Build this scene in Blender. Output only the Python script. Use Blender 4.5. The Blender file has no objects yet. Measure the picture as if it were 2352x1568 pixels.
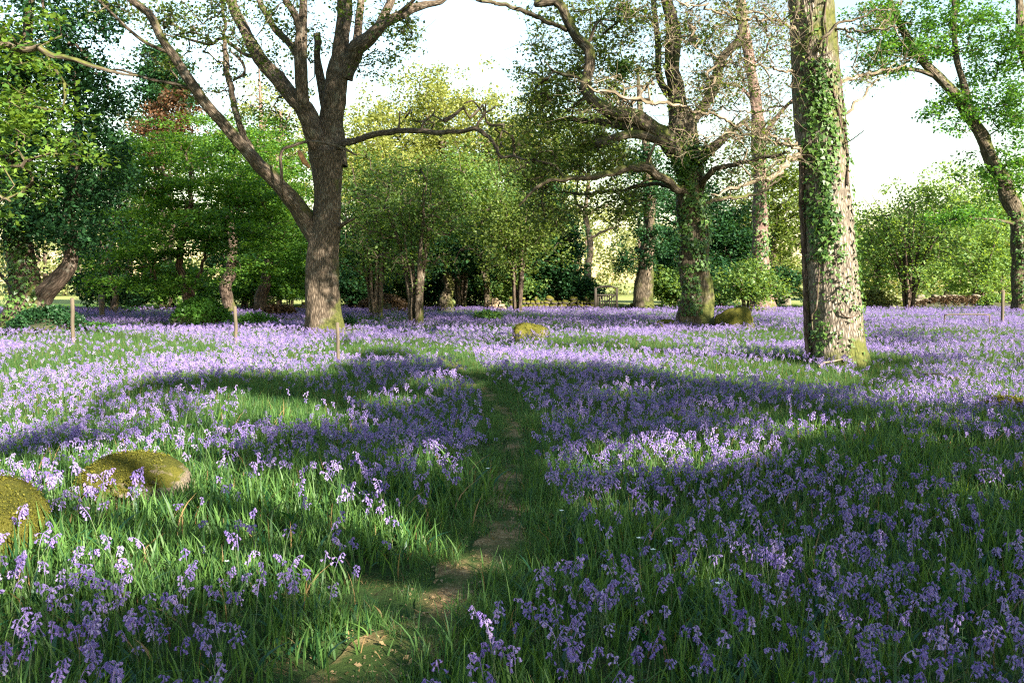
import bpy, math, random
import numpy as np
C = bpy.context.scene.collection
R = np.random.default_rng(7)
random.seed(7)
pi = math.pi

# ------------------------------------------------------------------ camera
F, CX, CY, EYE = 2067.0, 1176.0, 784.0, 1.65
TH = math.atan((784 - 645) / F)
fw = np.array([0, math.cos(TH), -math.sin(TH)]); up = np.array([0, math.sin(TH), math.cos(TH)])
CAM = np.array([0, 0, EYE])
def ray(x, y):
    d = np.array([(x - CX) / F, 0, 0]) + up * ((CY - y) / F) + fw
    return d / d[1]
def P(x, y, Y): return CAM + ray(x, y) * Y
def proj(p):
    p = np.atleast_2d(p) - CAM
    z = p @ fw; z = np.where(z < .05, .05, z)
    return CX + F * p[:, 0] / z, CY - F * (p @ up) / z, z
def gz(x, y):
    x = np.asarray(x, float); y = np.asarray(y, float)
    return (.035 * np.sin(.9 * x + .5 * y) + .03 * np.sin(.37 * x - .8 * y + 1) + .02 * np.sin(1.7 * x + 1.1 * y + 2)) * np.clip(1.3 - y / 60, .3, 1)
def G(x, y, z=0.0):
    d = ray(x, y); t = (EYE - z) / -d[2]; p = CAM + d * t
    for _ in range(3):
        t = (EYE - z - float(gz(p[0], p[1]))) / -d[2]; p = CAM + d * t
    return p
cam = bpy.data.cameras.new('camera'); co = bpy.data.objects.new('camera', cam); C.objects.link(co)
cam.sensor_width = 36; cam.lens = 36 * F / 2352; cam.clip_end = 3000; cam.clip_start = .05
co.location = CAM; co.rotation_euler = (pi / 2 - TH, 0, 0)
bpy.context.scene.camera = co

# ------------------------------------------------------------------ light
PHI, EL = math.radians(40), math.radians(25)
S = np.array([math.sin(PHI) * math.cos(EL), -math.cos(PHI) * math.cos(EL), math.sin(EL)])
w = bpy.data.worlds.new('World'); bpy.context.scene.world = w; w.use_nodes = True
nt = w.node_tree; sky = nt.nodes.new('ShaderNodeTexSky'); sky.sky_type = 'NISHITA'; sky.sun_disc = False
sky.sun_elevation = EL; sky.sun_rotation = math.atan2(S[0], S[1]); sky.air_density = 1.5; sky.dust_density = .4; sky.ozone_density = 1.0
nt.links.new(sky.outputs[0], nt.nodes['Background'].inputs[0]); nt.nodes['Background'].inputs[1].default_value = .066
sl = bpy.data.lights.new('sun', 'SUN'); sl.energy = 5.0; sl.angle = math.radians(.53); sl.color = (1, .91, .78)
so = bpy.data.objects.new('sun', sl); C.objects.link(so)
from mathutils import Vector, Matrix
so.rotation_euler = Vector(S).to_track_quat('Z', 'Y').to_euler()
so.location = (20, -20, 30)
vs = bpy.context.scene.view_settings; vs.view_transform = 'Standard'; vs.look = 'None'; vs.exposure = 2.36; vs.gamma = 1
cy = bpy.context.scene.cycles
cy.max_bounces = 6; cy.diffuse_bounces = 3; cy.transmission_bounces = 4; cy.transparent_max_bounces = 4; cy.glossy_bounces = 2
cy.sample_clamp_indirect = 4; cy.filter_width = 1.2; cy.use_denoising = False

# ------------------------------------------------------------------ materials
class NT:
    def __init__(s, name):
        s.m = bpy.data.materials.new(name); s.m.use_nodes = True; s.t = s.m.node_tree
        s.p = s.t.nodes['Principled BSDF']; s.o = s.t.nodes['Material Output']
    def n(s, typ, ins=None, **kw):
        nd = s.t.nodes.new('ShaderNode' + typ)
        for k, v in kw.items(): setattr(nd, k, v)
        for k, v in (ins or {}).items():
            if hasattr(v, 'is_output') or hasattr(v, 'links'): s.t.links.new(v, nd.inputs[k])
            else: nd.inputs[k].default_value = v
        return nd
    def l(s, a, b): s.t.links.new(a, b)
    def ramp(s, fac, stops):
        r = s.n('ValToRGB', {0: fac}); e = r.color_ramp.elements
        while len(e) < len(stops): e.new(.5)
        for i, (p, c) in enumerate(stops): e[i].position = p; e[i].color = (*c, 1) if len(c) == 3 else c
        return r.outputs[0]
    def noise(s, vec, sc, det=4, rough=.55):
        return s.n('TexNoise', {'Vector': vec, 'Scale': sc, 'Detail': det, 'Roughness': rough}).outputs[0]
    def mix(s, f, a, b): 
        m = s.n('Mix', data_type='RGBA')
        for i, v in ((0, f), (6, a), (7, b)):
            if hasattr(v, 'links'): s.t.links.new(v, m.inputs[i])
            else: m.inputs[i].default_value = v if i == 0 else (*v, 1)
        return m.outputs[2]
    def math(s, op, a, b=0.0, clamp=False):
        m = s.n('Math', operation=op, use_clamp=clamp)
        for i, v in ((0, a), (1, b)):
            if hasattr(v, 'links'): s.t.links.new(v, m.inputs[i])
            else: m.inputs[i].default_value = v
        return m.outputs[0]

def leafmat(name, dark, light, tr=.4, gloss=.35, trc=None, nsc=.5):
    m = NT(name); g = m.n('NewGeometry'); tc = m.n('TexCoord')
    f = m.math('ADD', m.math('MULTIPLY', g.outputs['Random Per Island'], .55), m.math('MULTIPLY', m.noise(tc.outputs['Object'], nsc, 3), .55))
    c = m.ramp(f, [(.2, dark), (.85, light)])
    m.l(c, m.p.inputs['Base Color']); m.p.inputs['Roughness'].default_value = .5; m.p.inputs['Specular IOR Level'].default_value = gloss
    t = m.n('BsdfTranslucent')
    tcol = m.n('Mix', data_type='RGBA', blend_type='MULTIPLY'); tcol.inputs[0].default_value = 1
    m.l(c, tcol.inputs[6]); tcol.inputs[7].default_value = (*(trc or (1.9, 1.7, .6)), 1); m.l(tcol.outputs[2], t.inputs[0])
    x = m.n('MixShader', {0: tr, 1: m.p.outputs[0], 2: t.outputs[0]}); m.l(x.outputs[0], m.o.inputs[0])
    return m.m

def barkmat(name, c1, c2, c3, moss=.5, mossz=1.2, side=.3, bump=.02, sc=1.0, mossc=((.04, .05, .014), (.105, .11, .028)), mossup=0.0, mossz2=99, vz=2.6):
    m = NT(name); at = m.n('Attribute', attribute_name='bk'); tc = m.n('TexCoord')
    mp = m.n('Mapping', {0: at.outputs['Vector']}); mp.inputs['Scale'].default_value = (14 * sc, 14 * sc, vz * sc)
    v = m.n('TexVoronoi', {'Vector': mp.outputs[0], 'Scale': 1.0}, feature='DISTANCE_TO_EDGE').outputs[0]
    vv = m.math('MULTIPLY', v, 2.2, True)
    n1 = m.noise(mp.outputs[0], 1.7, 5, .65); n2 = m.noise(tc.outputs['Object'], 1.3, 3)
    h = m.math('ADD', m.math('MULTIPLY', vv, .6), m.math('MULTIPLY', n1, .6))
    c = m.ramp(h, [(.25, c1), (.55, c2), (.95, c3)])
    lich = m.ramp(m.noise(tc.outputs['Object'], 3.1, 6, .7), [(.56, (0, 0, 0)), (.7, (1, 1, 1))])
    c = m.mix(m.math('MULTIPLY', lich, .35), c, (.30, .30, .24))
    sx = m.n('SeparateXYZ', {0: tc.outputs['Object']})
    nrm = m.n('SeparateXYZ', {0: m.n('NewGeometry').outputs['Normal']})
    low = m.math('MULTIPLY', m.math('SUBTRACT', mossz, sx.outputs[2]), .8 / mossz)
    low = m.math('MAXIMUM', low, -.3)
    f = m.math('ADD', m.math('ADD', m.math('MULTIPLY', low, moss), m.math('MULTIPLY', nrm.outputs[0], side)), m.math('MULTIPLY', m.math('SUBTRACT', n2, .5), 1.8))
    f = m.math('ADD', f, m.math('MULTIPLY', nrm.outputs[2], .35 + mossup)); f = m.math('ADD', f, m.math('MULTIPLY', n1, .3))
    f = m.math('ADD', f, m.math('MULTIPLY', m.math('MULTIPLY', m.math('SUBTRACT', sx.outputs[2], mossz2), .4, True), .38))
    f = m.ramp(m.math('ADD', f, mossup), [(.38, (0, 0, 0)), (.62, (1, 1, 1))])
    mc = m.ramp(m.noise(tc.outputs['Object'], 14, 4), [(.3, mossc[0]), (.7, mossc[1])])
    m.l(m.mix(f, c, mc), m.p.inputs['Base Color']); m.p.inputs['Roughness'].default_value = .9; m.p.inputs['Specular IOR Level'].default_value = .15
    b = m.n('Bump', {'Height': h, 'Distance': bump, 'Strength': 1.0}); m.l(b.outputs[0], m.p.inputs['Normal'])
    return m.m

def mossmat(name, stone=(.30, .24, .18), amt=.62, mc=((.035, .045, .009), (.14, .13, .022)), stx=0.0):
    m = NT(name); tc = m.n('TexCoord'); o = tc.outputs['Object']
    n = m.noise(o, 60, 5, .7); n2 = m.noise(o, 5, 4); n3 = m.noise(o, 14, 4)
    mcx = m.ramp(m.math('ADD', m.math('MULTIPLY', n2, .6), m.math('MULTIPLY', n, .4)), [(.34, mc[0]), (.62, mc[1])])
    st = m.ramp(m.noise(o, 20, 6, .7), [(.3, tuple(k * .5 for k in stone)), (.7, stone)])
    nz = m.n('SeparateXYZ', {0: m.n('NewGeometry').outputs['Normal']})
    sx = m.n('SeparateXYZ', {0: o})
    f = m.math('ADD', m.math('MULTIPLY', nz.outputs[2], .6), m.math('MULTIPLY', n2, .8))
    f = m.math('SUBTRACT', f, m.math('MULTIPLY', sx.outputs[0], stx))
    f = m.ramp(m.math('ADD', f, m.math('MULTIPLY', n3, .2)), [(1.0 - amt, (0, 0, 0)), (1.12 - amt, (1, 1, 1))])
    m.l(m.mix(f, st, mcx), m.p.inputs['Base Color']); m.p.inputs['Roughness'].default_value = .95; m.p.inputs['Specular IOR Level'].default_value = .1
    hh = m.math('ADD', m.math('MULTIPLY', n, .5), m.math('MULTIPLY', m.noise(o, 150, 3), .35))
    b = m.n('Bump', {'Height': hh, 'Distance': .06, 'Strength': 1.0}); m.l(b.outputs[0], m.p.inputs['Normal'])
    return m.m

def simple(name, c1, c2, sc=8, rough=.8, bump=.01, strz=1.0):
    m = NT(name); tc = m.n('TexCoord')
    mp = m.n('Mapping', {0: tc.outputs['Object']}); mp.inputs['Scale'].default_value = (1, 1, strz)
    n = m.noise(mp.outputs[0], sc, 6, .65)
    m.l(m.ramp(n, [(.3, c1), (.7, c2)]), m.p.inputs['Base Color']); m.p.inputs['Roughness'].default_value = rough
    b = m.n('Bump', {'Height': n, 'Distance': bump, 'Strength': .8}); m.l(b.outputs[0], m.p.inputs['Normal'])
    return m.m

M = {}
M['oak_leaf'] = leafmat('oak_leaf', (.045, .085, .018), (.15, .195, .04), .42, .35, (1.6, 1.6, .6))
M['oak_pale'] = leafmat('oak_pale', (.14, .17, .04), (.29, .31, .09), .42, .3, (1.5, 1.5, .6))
M['oak_green'] = leafmat('oak_green', (.03, .11, .02), (.10, .22, .03), .45)
M['over_leaf'] = leafmat('over_leaf', (.035, .10, .018), (.14, .22, .03), .42)
M['dark_leaf'] = leafmat('dark_leaf', (.008, .036, .014), (.030, .085, .026), .25, .22)
M['beech_leaf'] = leafmat('beech_leaf', (.014, .075, .018), (.15, .29, .045), .48, .3, (2.0, 1.7, .5))
M['hazel_leaf'] = leafmat('hazel_leaf', (.035, .10, .028), (.17, .25, .06), .45)
M['hazel_sunlit'] = leafmat('hazel_sunlit', (.06, .14, .04), (.19, .28, .07), .45)  # paler copy of the hazel leaf; sunlight is put into the colour
M['bracken'] = leafmat('bracken', (.04, .028, .016), (.13, .085, .045), .25, .2, (1.4, 1.1, .7))
M['litter'] = leafmat('litter', (.08, .05, .025), (.34, .24, .12), .15, .2)
M['far_leaf'] = leafmat('far_leaf', (.10, .14, .05), (.25, .27, .11), .35, .2, nsc=.12)
M['copper_leaf'] = leafmat('copper_leaf', (.035, .030, .016), (.13, .065, .03), .3, .3, (1.5, 1.0, .5))
M['ivy_leaf'] = leafmat('ivy_leaf', (.015, .055, .012), (.10, .19, .03), .3, .5)
M['grass'] = leafmat('grass', (.005, .046, .020), (.115, .225, .048), .45, .3, (2.2, 1.6, .7), .8)
M['strap'] = leafmat('strap', (.010, .060, .028), (.035, .14, .042), .35, .6)
M['dry'] = leafmat('dry', (.10, .06, .025), (.30, .20, .09), .3, .2)
M['stem'] = leafmat('stem', (.07, .14, .05), (.16, .20, .09), .3, .3, (1.5, 1.3, .8))
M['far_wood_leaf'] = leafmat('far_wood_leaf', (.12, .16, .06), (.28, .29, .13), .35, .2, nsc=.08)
M['moss_tuft'] = leafmat('moss_tuft', (.055, .066, .010), (.15, .14, .020), .25, .1, (1.4, 1.3, .4), 6)
def petal():
    m = NT('bluebell_petal'); g = m.n('NewGeometry'); oi = m.n('ObjectInfo')
    f = m.math('ADD', m.math('MULTIPLY', g.outputs['Random Per Island'], .4), m.math('MULTIPLY', oi.outputs['Random'], .6))
    c = m.ramp(f, [(0, (.15, .10, .36)), (.45, (.28, .20, .48)), (.85, (.45, .35, .62)), (1, (.60, .50, .66))])
    m.l(c, m.p.inputs['Base Color']); m.p.inputs['Roughness'].default_value = .55; m.p.inputs['Specular IOR Level'].default_value = .3
    t = m.n('BsdfTranslucent', {0: c}); x = m.n('MixShader', {0: .38, 1: m.p.outputs[0], 2: t.outputs[0]}); m.l(x.outputs[0], m.o.inputs[0])
    return m.m
M['petal'] = petal()
M['white_petal'] = simple('white_petal', (.75, .75, .68), (.8, .8, .76))
OAKC = ((.035, .026, .018), (.11, .085, .060), (.25, .20, .15))
M['bark_big'] = barkmat('bark_ivy_oak', (.05, .042, .032), (.175, .145, .11), (.34, .295, .24), moss=.55, mossz=1.3, side=.18, bump=.025, sc=1.5, vz=4.2, mossz2=2.9)
M['bark_oak'] = barkmat('bark_oak', *OAKC, moss=.55, mossz=.9, side=.35, bump=.02, sc=1.7)
M['bark_mossy'] = barkmat('bark_mossy_oak', (.028, .022, .014), (.095, .075, .050), (.22, .175, .125), moss=.3, mossz=2.0, side=.25, mossup=.16)
M['bark_dark'] = barkmat('bark_dark', (.03, .022, .016), (.085, .06, .045), (.17, .13, .10), moss=.3, mossz=1.5, side=.2)
M['bark_pink'] = barkmat('bark_pine', (.07, .045, .035), (.20, .13, .105), (.32, .235, .195), moss=.2, mossz=1, side=.1)
M['twig'] = barkmat('bark_twig', (.07, .055, .035), (.19, .15, .10), (.32, .265, .20), moss=.1, mossz=1, mossup=-.1)
M['moss_rock'] = mossmat('moss_rock', amt=.42, stx=.6)
M['moss_full'] = mossmat('moss_full', amt=.75)
M['moss_wall'] = mossmat('moss_wall', (.17, .145, .11), .62)
M['stone_pale'] = simple('stone_pale', (.06, .05, .03), (.22, .185, .13), 6, .9, .03)
M['humus'] = simple('humus', (.018, .020, .008), (.05, .055, .02), 12, .95, .03)
M['wood_post'] = simple('wood_post', (.04, .032, .022), (.13, .10, .062), 18, .85, .006, .12)
M['wood_gate'] = simple('wood_gate', (.02, .016, .011), (.055, .042, .028), 18, .85, .006, .12)
M['log_end'] = simple('log_end', (.20, .14, .08), (.36, .27, .17), 20, .9)
M['log_bark'] = simple('log_bark', (.12, .09, .06), (.28, .22, .15), 12, .9)
M['metal'] = simple('rusty_metal', (.05, .035, .025), (.10, .075, .055), 20, .7)
M['torn'] = simple('torn_wood', (.32, .14, .05), (.55, .30, .14), 14, .9, .02, .3)

# ------------------------------------------------------------------ mesh helpers
def tag(o, label=None, cat=None, group=None, kind=None):
    for k, v in (('label', label), ('category', cat), ('group', group), ('kind', kind)):
        if v: o[k] = v
    return o
def link(name, me, parent=None, loc=None):
    o = bpy.data.objects.new(name, me); C.objects.link(o)
    if parent is not None: o.parent = parent
    if loc is not None: o.location = loc
    return o
def mk(name, V, Q, mats, smooth=True, mi=None, bk=None):
    me = bpy.data.meshes.new(name); V = np.ascontiguousarray(V, np.float32); Q = np.ascontiguousarray(Q, np.int32)
    me.vertices.add(len(V)); me.vertices.foreach_set('co', V.ravel())
    k = Q.shape[1]; me.loops.add(Q.size); me.loops.foreach_set('vertex_index', Q.ravel())
    me.polygons.add(len(Q)); me.polygons.foreach_set('loop_start', np.arange(0, Q.size, k, dtype=np.int32))
    me.polygons.foreach_set('loop_total', np.full(len(Q), k, np.int32))
    if smooth: me.polygons.foreach_set('use_smooth', np.ones(len(Q), bool))
    for m_ in (mats if isinstance(mats, (list, tuple)) else [mats]): me.materials.append(m_)
    if mi is not None: me.polygons.foreach_set('material_index', np.asarray(mi, np.int32))
    if bk is not None:
        a = me.attributes.new('bk', 'FLOAT_VECTOR', 'POINT'); a.data.foreach_set('vector', np.ascontiguousarray(bk, np.float32).ravel())
    me.update(calc_edges=True)
    return me
class MB:
    def __init__(s): s.V, s.Q, s.B, s.I, s.n = [], [], [], [], 0
    def add(s, V, Q, bk=None, mi=0):
        s.V.append(V); s.Q.append(np.asarray(Q) + s.n); s.B.append(V * 0 if bk is None else bk); s.I.append(np.full(len(Q), mi)); s.n += len(V)
    def mesh(s, name, mats, off=(0, 0, 0), smooth=True):
        return mk(name, np.concatenate(s.V) - np.asarray(off), np.concatenate(s.Q), mats, smooth, np.concatenate(s.I), np.concatenate(s.B))
def catmull(Pt, step):
    Pt = np.asarray(Pt, float); out = [Pt[0][None]]
    E = np.vstack([2 * Pt[0] - Pt[1], Pt, 2 * Pt[-1] - Pt[-2]])
    for i in range(len(Pt) - 1):
        p0, p1, p2, p3 = E[i:i + 4]; L = np.linalg.norm((p2 - p1)[:3]); k = max(1, int(math.ceil(L / step)))
        t = (np.arange(1, k + 1) / k)[:, None]
        out.append(.5 * (2 * p1 + (p2 - p0) * t + (2 * p0 - 5 * p1 + 4 * p2 - p3) * t * t + (3 * p1 - p0 - 3 * p2 + p3) * t ** 3))
    return np.vstack(out)
def tube(pts, rad, n=8, rough=0.0, flare=0.0, seed=0, cap=True, lobes=5, z0=None):
    pts = np.asarray(pts, float); rad = np.asarray(rad, float); k = len(pts)
    T = np.gradient(pts, axis=0); T /= np.linalg.norm(T, axis=1)[:, None] + 1e-9
    a = np.array([0, 1, 0.]) if abs(T[0][1]) < .8 else np.array([1, 0, 0.])
    X = np.zeros((k, 3)); x = np.cross(a, T[0])
    for i in range(k):
        x = x - T[i] * (x @ T[i]); x /= np.linalg.norm(x) + 1e-9; X[i] = x
    Yv = np.cross(T, X); th = np.arange(n) * 2 * pi / n
    L = np.concatenate([[0], np.cumsum(np.linalg.norm(np.diff(pts, axis=0), axis=1))])
    m = np.ones((k, n))
    if rough:
        r_ = np.random.default_rng(seed + 11)
        for q in range(14):
            fn = r_.integers(1, 4) if q < 6 else r_.integers(4, max(5, n // 3)); fl = r_.normal() * (2.0 if q < 6 else 6.0)
            m += rough * (1.0 if q < 6 else .35) * np.sin(fn * th[None] + fl * L[:, None] + r_.random() * 6.28) * .45
    if flare:
        z = (L if z0 is None else pts[:, 2] - z0)[:, None]
        ph = seed * 1.3
        m += flare * np.exp(-np.maximum(z, 0) / .32) * (.55 + .45 * np.cos(lobes * th[None] + ph) + .25 * np.cos(2 * th[None] + ph * 2))
    rr = rad[:, None] * m
    V = pts[:, None] + X[:, None] * (np.cos(th)[None] * rr)[..., None] + Yv[:, None] * (np.sin(th)[None] * rr)[..., None]
    BK = np.stack([np.cos(th)[None] * rad[:, None], np.sin(th)[None] * rad[:, None], np.repeat(L[:, None], n, 1) + seed * .37], -1)
    V = V.reshape(-1, 3); BK = BK.reshape(-1, 3)
    i = np.arange(k - 1)[:, None] * n; j = np.arange(n)[None]; j2 = (j + 1) % n
    Q = np.stack([i + j, i + j2, i + n + j2, i + n + j], -1).reshape(-1, 4)
    if cap:
        V = np.vstack([V, pts[-1] + T[-1] * rad[-1] * .4]); BK = np.vstack([BK, [0, 0, L[-1] + seed * .37]]); b = (k - 1) * n; c = k * n
        jj = np.arange(0, n - n % 2, 2)
        Q = np.vstack([Q, np.stack([b + jj, b + (jj + 1) % n, b + (jj + 2) % n, np.full(len(jj), c)], -1)])
    return V, Q, BK
def leaves(cen, n, spread, size, upb=.6, rng=None, lobed=False):
    """n leaves round each centre, as folded blades"""
    rng = rng or R; cen = np.asarray(cen, float)
    p = np.repeat(cen, n, 0); N = len(p)
    off = rng.normal(size=(N, 3)); off /= np.linalg.norm(off, axis=1)[:, None]; off *= (rng.random(N) ** .5)[:, None]
    p = p + off * np.asarray(spread)
    nn = rng.normal(size=(N, 3)); nn[:, 2] = np.abs(nn[:, 2]) + upb; nn /= np.linalg.norm(nn, axis=1)[:, None]
    d = rng.normal(size=(N, 3)) ; d -= nn * np.sum(d * nn, 1)[:, None]; d /= np.linalg.norm(d, axis=1)[:, None]
    wv = np.cross(nn, d); s = (size * rng.uniform(.6, 1.35, N))[:, None]
    if lobed:
        prof = [(0, 0, 0), (.25, .22, .05), (.40, .13, .03), (.62, .34, .09), (.78, .2, .05), (1, .1, 0), (1, -.1, 0), (.78, -.2, .05), (.62, -.34, .09), (.40, -.13, .03), (.25, -.22, .05)]
        V = np.stack([p + d * s * a + wv * s * b + nn * s * c for a, b, c in prof] , 1).reshape(-1, 3)
        q = np.array([[0, 1, 2, 10], [2, 3, 4, 8], [10, 2, 8, 9], [4, 5, 6, 7], [8, 4, 7, 7]])[[0, 1, 2, 3]]
        q = np.array([[0, 1, 2, 10], [10, 2, 9, 9], [2, 3, 4, 9], [9, 4, 7, 8], [4, 5, 6, 7]])
        q = np.array([[0, 1, 2, 9], [0, 9, 10, 0], [2, 3, 4, 7], [2, 7, 8, 9], [4, 5, 6, 7]])[[0, 2, 3, 4]]
        Q = (np.arange(N)[:, None, None] * 11 + q[None]).reshape(-1, 4)
        return V, Q
    f = (rng.uniform(.05, .25, N))[:, None]
    V = np.stack([p, p + d * s * .55 + wv * s * .36 + nn * s * f, p + d * s, p + d * s * .5 - wv * s * .36 + nn * s * f], 1).reshape(-1, 3)
    Q = np.arange(N * 4).reshape(-1, 4)
    return V, Q

class Tree:
    cnt = 0
    def __init__(s, kind, label, cat, base, bark, leaf, group=None, Y=None, twigmat=None):
        Tree.cnt += 1; s.rng = np.random.default_rng(100 + Tree.cnt); s.seed = Tree.cnt
        s.kind, s.leaf, s.bark, s.Y = kind, leaf, bark, Y; s.tw = twigmat or bark
        s.base = np.array([base[0], base[1], float(gz(base[0], base[1]))])
        s.root = bpy.data.objects.new(kind, None); C.objects.link(s.root); s.root.location = s.base; s.root.empty_display_size = .3
        tag(s.root, label, cat, group)
        s.T, s.Bm, s.L, s.IV = MB(), MB(), [], []; s.sk = []; s.sr = []; s.twl = []; s.cl = np.zeros((0, 3)); s.extra = []
    def limb3(s, pts, rad, n=10, rough=.08, flare=0, part='T', step=None, gnarl=0.0, cap=True, skel=True):
        pts = np.asarray(pts, float); rad = np.asarray(rad, float)
        st = step or max(.06, min(.3, rad.max() * .8))
        A = catmull(np.hstack([pts, rad[:, None]]), st)
        if gnarl and len(A) > 3:
            k = len(A); g = s.rng.normal(size=(k, 3)) * gnarl
            g = (g + np.roll(g, 1, 0) + np.roll(g, -1, 0)) / 1.7; g[0] = 0; A[:, :3] += g
        rr = np.maximum(A[:, 3], .003); s.seed += 7
        (s.T if part == 'T' else s.Bm).add(*tube(A[:, :3], rr, n, rough, flare, s.seed, cap, z0=s.base[2] if flare else None))
        if skel: s.sk.append(A[2:, :3]); s.sr.append(rr[2:])
        return A[:, :3], rr
    def limb(s, pts, w, n=10, rough=.08, flare=0, part='T', gnarl=0.0, dY=0, **k):
        """traced limb; entries (x, y[, depth offset]) at the tree's own distance, w = widths"""
        w = list(w) if hasattr(w, '__len__') else [w, w]
        W = np.interp(np.linspace(0, 1, len(pts)), np.linspace(0, 1, len(w)), w)
        Y = [s.Y + dY + (p[2] if len(p) > 2 else 0) for p in pts]
        P3 = [P(p[0], p[1], y) for p, y in zip(pts, Y)]
        return s.limb3(P3, [a / 2 * y / F for a, y in zip(W, Y)], n, rough, flare, part, gnarl=gnarl, **k)
    def blob(s, x, y, rx, ry, n, dY=0, rY=None, flat=1.0):
        """n clump centres in an ellipsoid"""
        Y = s.Y + dY; c = P(x, y, Y); a = rx * Y / F; b = ry * Y / F; d = a if rY is None else rY
        q = s.rng.normal(size=(n, 3)); q /= np.linalg.norm(q, axis=1)[:, None]; q *= (s.rng.random(n) ** .42)[:, None]
        return s.put(c + q * np.array([a, d, b]))
    def put(s, q):
        q = q[q[:, 2] > s.base[2] + .25]
        if len(SKY):
            X, Yy, Z = proj(q); keep = np.ones(len(q), bool)
            for (sx, sy, rx, ry) in SKY: keep &= ((X - sx) / rx) ** 2 + ((Yy - sy) / ry) ** 2 > 1 
            keep |= Z < .1; q = q[keep]
        s.cl = np.vstack([s.cl, q]); return q
    def grow(s, rt=.006, maxr=.12, gn=.09, every=1, sag=.0, tw=0, twl=.45, twr=.006, minseg=.22):
        """join every clump to the nearest wood with a bent branch"""
        if not len(s.cl): return
        sk = np.vstack(s.sk); src = -np.ones(len(sk), int); srad = np.concatenate(s.sr)
        cl = s.cl[::every]; d0 = np.array([np.min(np.sum((sk - c) ** 2, 1)) for c in cl]); order = np.argsort(d0)
        cap = len(sk) + len(cl) * 14; SKA = np.zeros((cap, 3)); SA = -np.ones(cap, int); SR = np.zeros(cap); k = len(sk)
        SKA[:k] = sk; SR[:k] = srad; tw_ = []
        for ci in order:
            c = cl[ci]; dd = SKA[:k] - c; D = np.sqrt(np.sum(dd * dd, 1)) + np.maximum(0, dd[:, 2]) * .35
            j = int(np.argmin(D)); p0 = SKA[j]; v = c - p0; L = np.linalg.norm(v)
            if L < .08: continue
            m = int(np.clip(L / minseg, 2, 10)); t = np.linspace(0, 1, m + 1)[:, None]
            path = p0 + v * t; off = s.rng.normal(size=(m + 1, 3)) * gn * L ** .6; off[0] = 0
            path = path + off * np.sin(t * pi * .8) + np.array([0, 0, 1]) * (np.sin(t * pi) * L * (.10 - sag))
            tw_.append([path, SA[j], 1, SR[j] if SA[j] < 0 else 9]); i = len(tw_) - 1
            SKA[k:k + m] = path[1:]; SA[k:k + m] = i; k += m
        for i in range(len(tw_) - 1, -1, -1):
            if tw_[i][1] >= 0: tw_[tw_[i][1]][2] += tw_[i][2]
        for i, (path, par, nd, lim) in enumerate(tw_):
            r0 = min(rt * nd ** .5 * 1.5, maxr, lim * .75 + .004); r1 = min(r0, rt * (1 if nd < 2 else max(1, (nd * .5) ** .5)))
            s.Bm.add(*tube(path, np.linspace(r0, r1, len(path)), 3 if r0 < .02 else 5 if r0 < .05 else 7, .06 if r0 > .04 else 0, seed=i, cap=False))
        if tw:
            for c in s.cl:
                for q in range(tw):
                    d = s.rng.normal(size=3); d[2] += .25; d /= np.linalg.norm(d); e = s.rng.normal(size=3) * .35
                    l = twl * s.rng.uniform(.5, 1.2)
                    pp = np.array([c, c + d * l * .5 + e * .2 * l, c + (d + e) * l * .9])
                    s.Bm.add(*tube(pp, [twr, twr * .8, twr * .5], 3, cap=False))
    def leafup(s, n, spread, size, upb=.6, lobed=False, cl=None, frac=1):
        c = s.cl if cl is None else cl
        if frac < 1: c = c[s.rng.random(len(c)) < frac]
        if len(c): s.L.append(leaves(c, n, spread, size, upb, s.rng, lobed))
    def ivy(s, n, y0, y1, x0, x1, size=.07, front=True, lump=.05, dense=None):
        """ivy leaves clinging to the trunk between two heights (m), across a share of its face"""
        A, rr = s.trunkA; z = A[:, 2]; out = []; rng = s.rng
        zz = rng.uniform(y0, y1, n * 3); u = rng.uniform(x0, x1, n * 3)
        if dense is not None:
            k = dense(zz, u) > rng.random(n * 3); zz, u = zz[k], u[k]
        zz, u = zz[:n], u[:n]
        cx = np.interp(zz, z, A[:, 0]); cyy = np.interp(zz, z, A[:, 1]); r = np.interp(zz, z, rr)
        th = np.arcsin(np.clip(u, -1, 1)); rad = r * 1.07 + rng.random(len(zz)) ** 2 * lump + .01
        p = np.stack([cx + np.sin(th) * rad, cyy - np.cos(th) * rad, zz], 1)
        nrm = np.stack([np.sin(th), -np.cos(th), np.full(len(zz), .35)], 1) + rng.normal(size=p.shape) * .35; nrm /= np.linalg.norm(nrm, axis=1)[:, None]
        d = np.array([0, 0, -1.]) + rng.normal(size=p.shape) * .45; d -= nrm * np.sum(d * nrm, 1)[:, None]; d /= np.linalg.norm(d, axis=1)[:, None]
        wv = np.cross(nrm, d); sz = (size * rng.uniform(.6, 1.3, len(zz)))[:, None]
        V = np.stack([p - d * sz * .15, p + wv * sz * .5 - d * sz * .1 + nrm * .01, p + d * sz * .85 + nrm * .012, p - wv * sz * .5 - d * sz * .1 + nrm * .01], 1).reshape(-1, 3)
        s.IV.append((V, np.arange(len(V)).reshape(-1, 4)))
    def done(s, crown='crown'):
        off = s.base
        if s.T.n: link('trunk', s.T.mesh('trunk', s.bark, off), s.root)
        if s.L or s.Bm.n:
            m = s.Bm
            for V, Q in s.L: m.add(V, Q, mi=1)
            link(crown, m.mesh(crown, [s.tw, s.leaf], off, False), s.root)
        if s.IV:
            m = MB()
            for V, Q in s.IV: m.add(V, Q)
            link('ivy', m.mesh('ivy', M['ivy_leaf'], off, False), s.root)
        for nm, m, mt in s.extra: link(nm, m.mesh(nm, mt, off), s.root)
        return s.root
SKY = []
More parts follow.
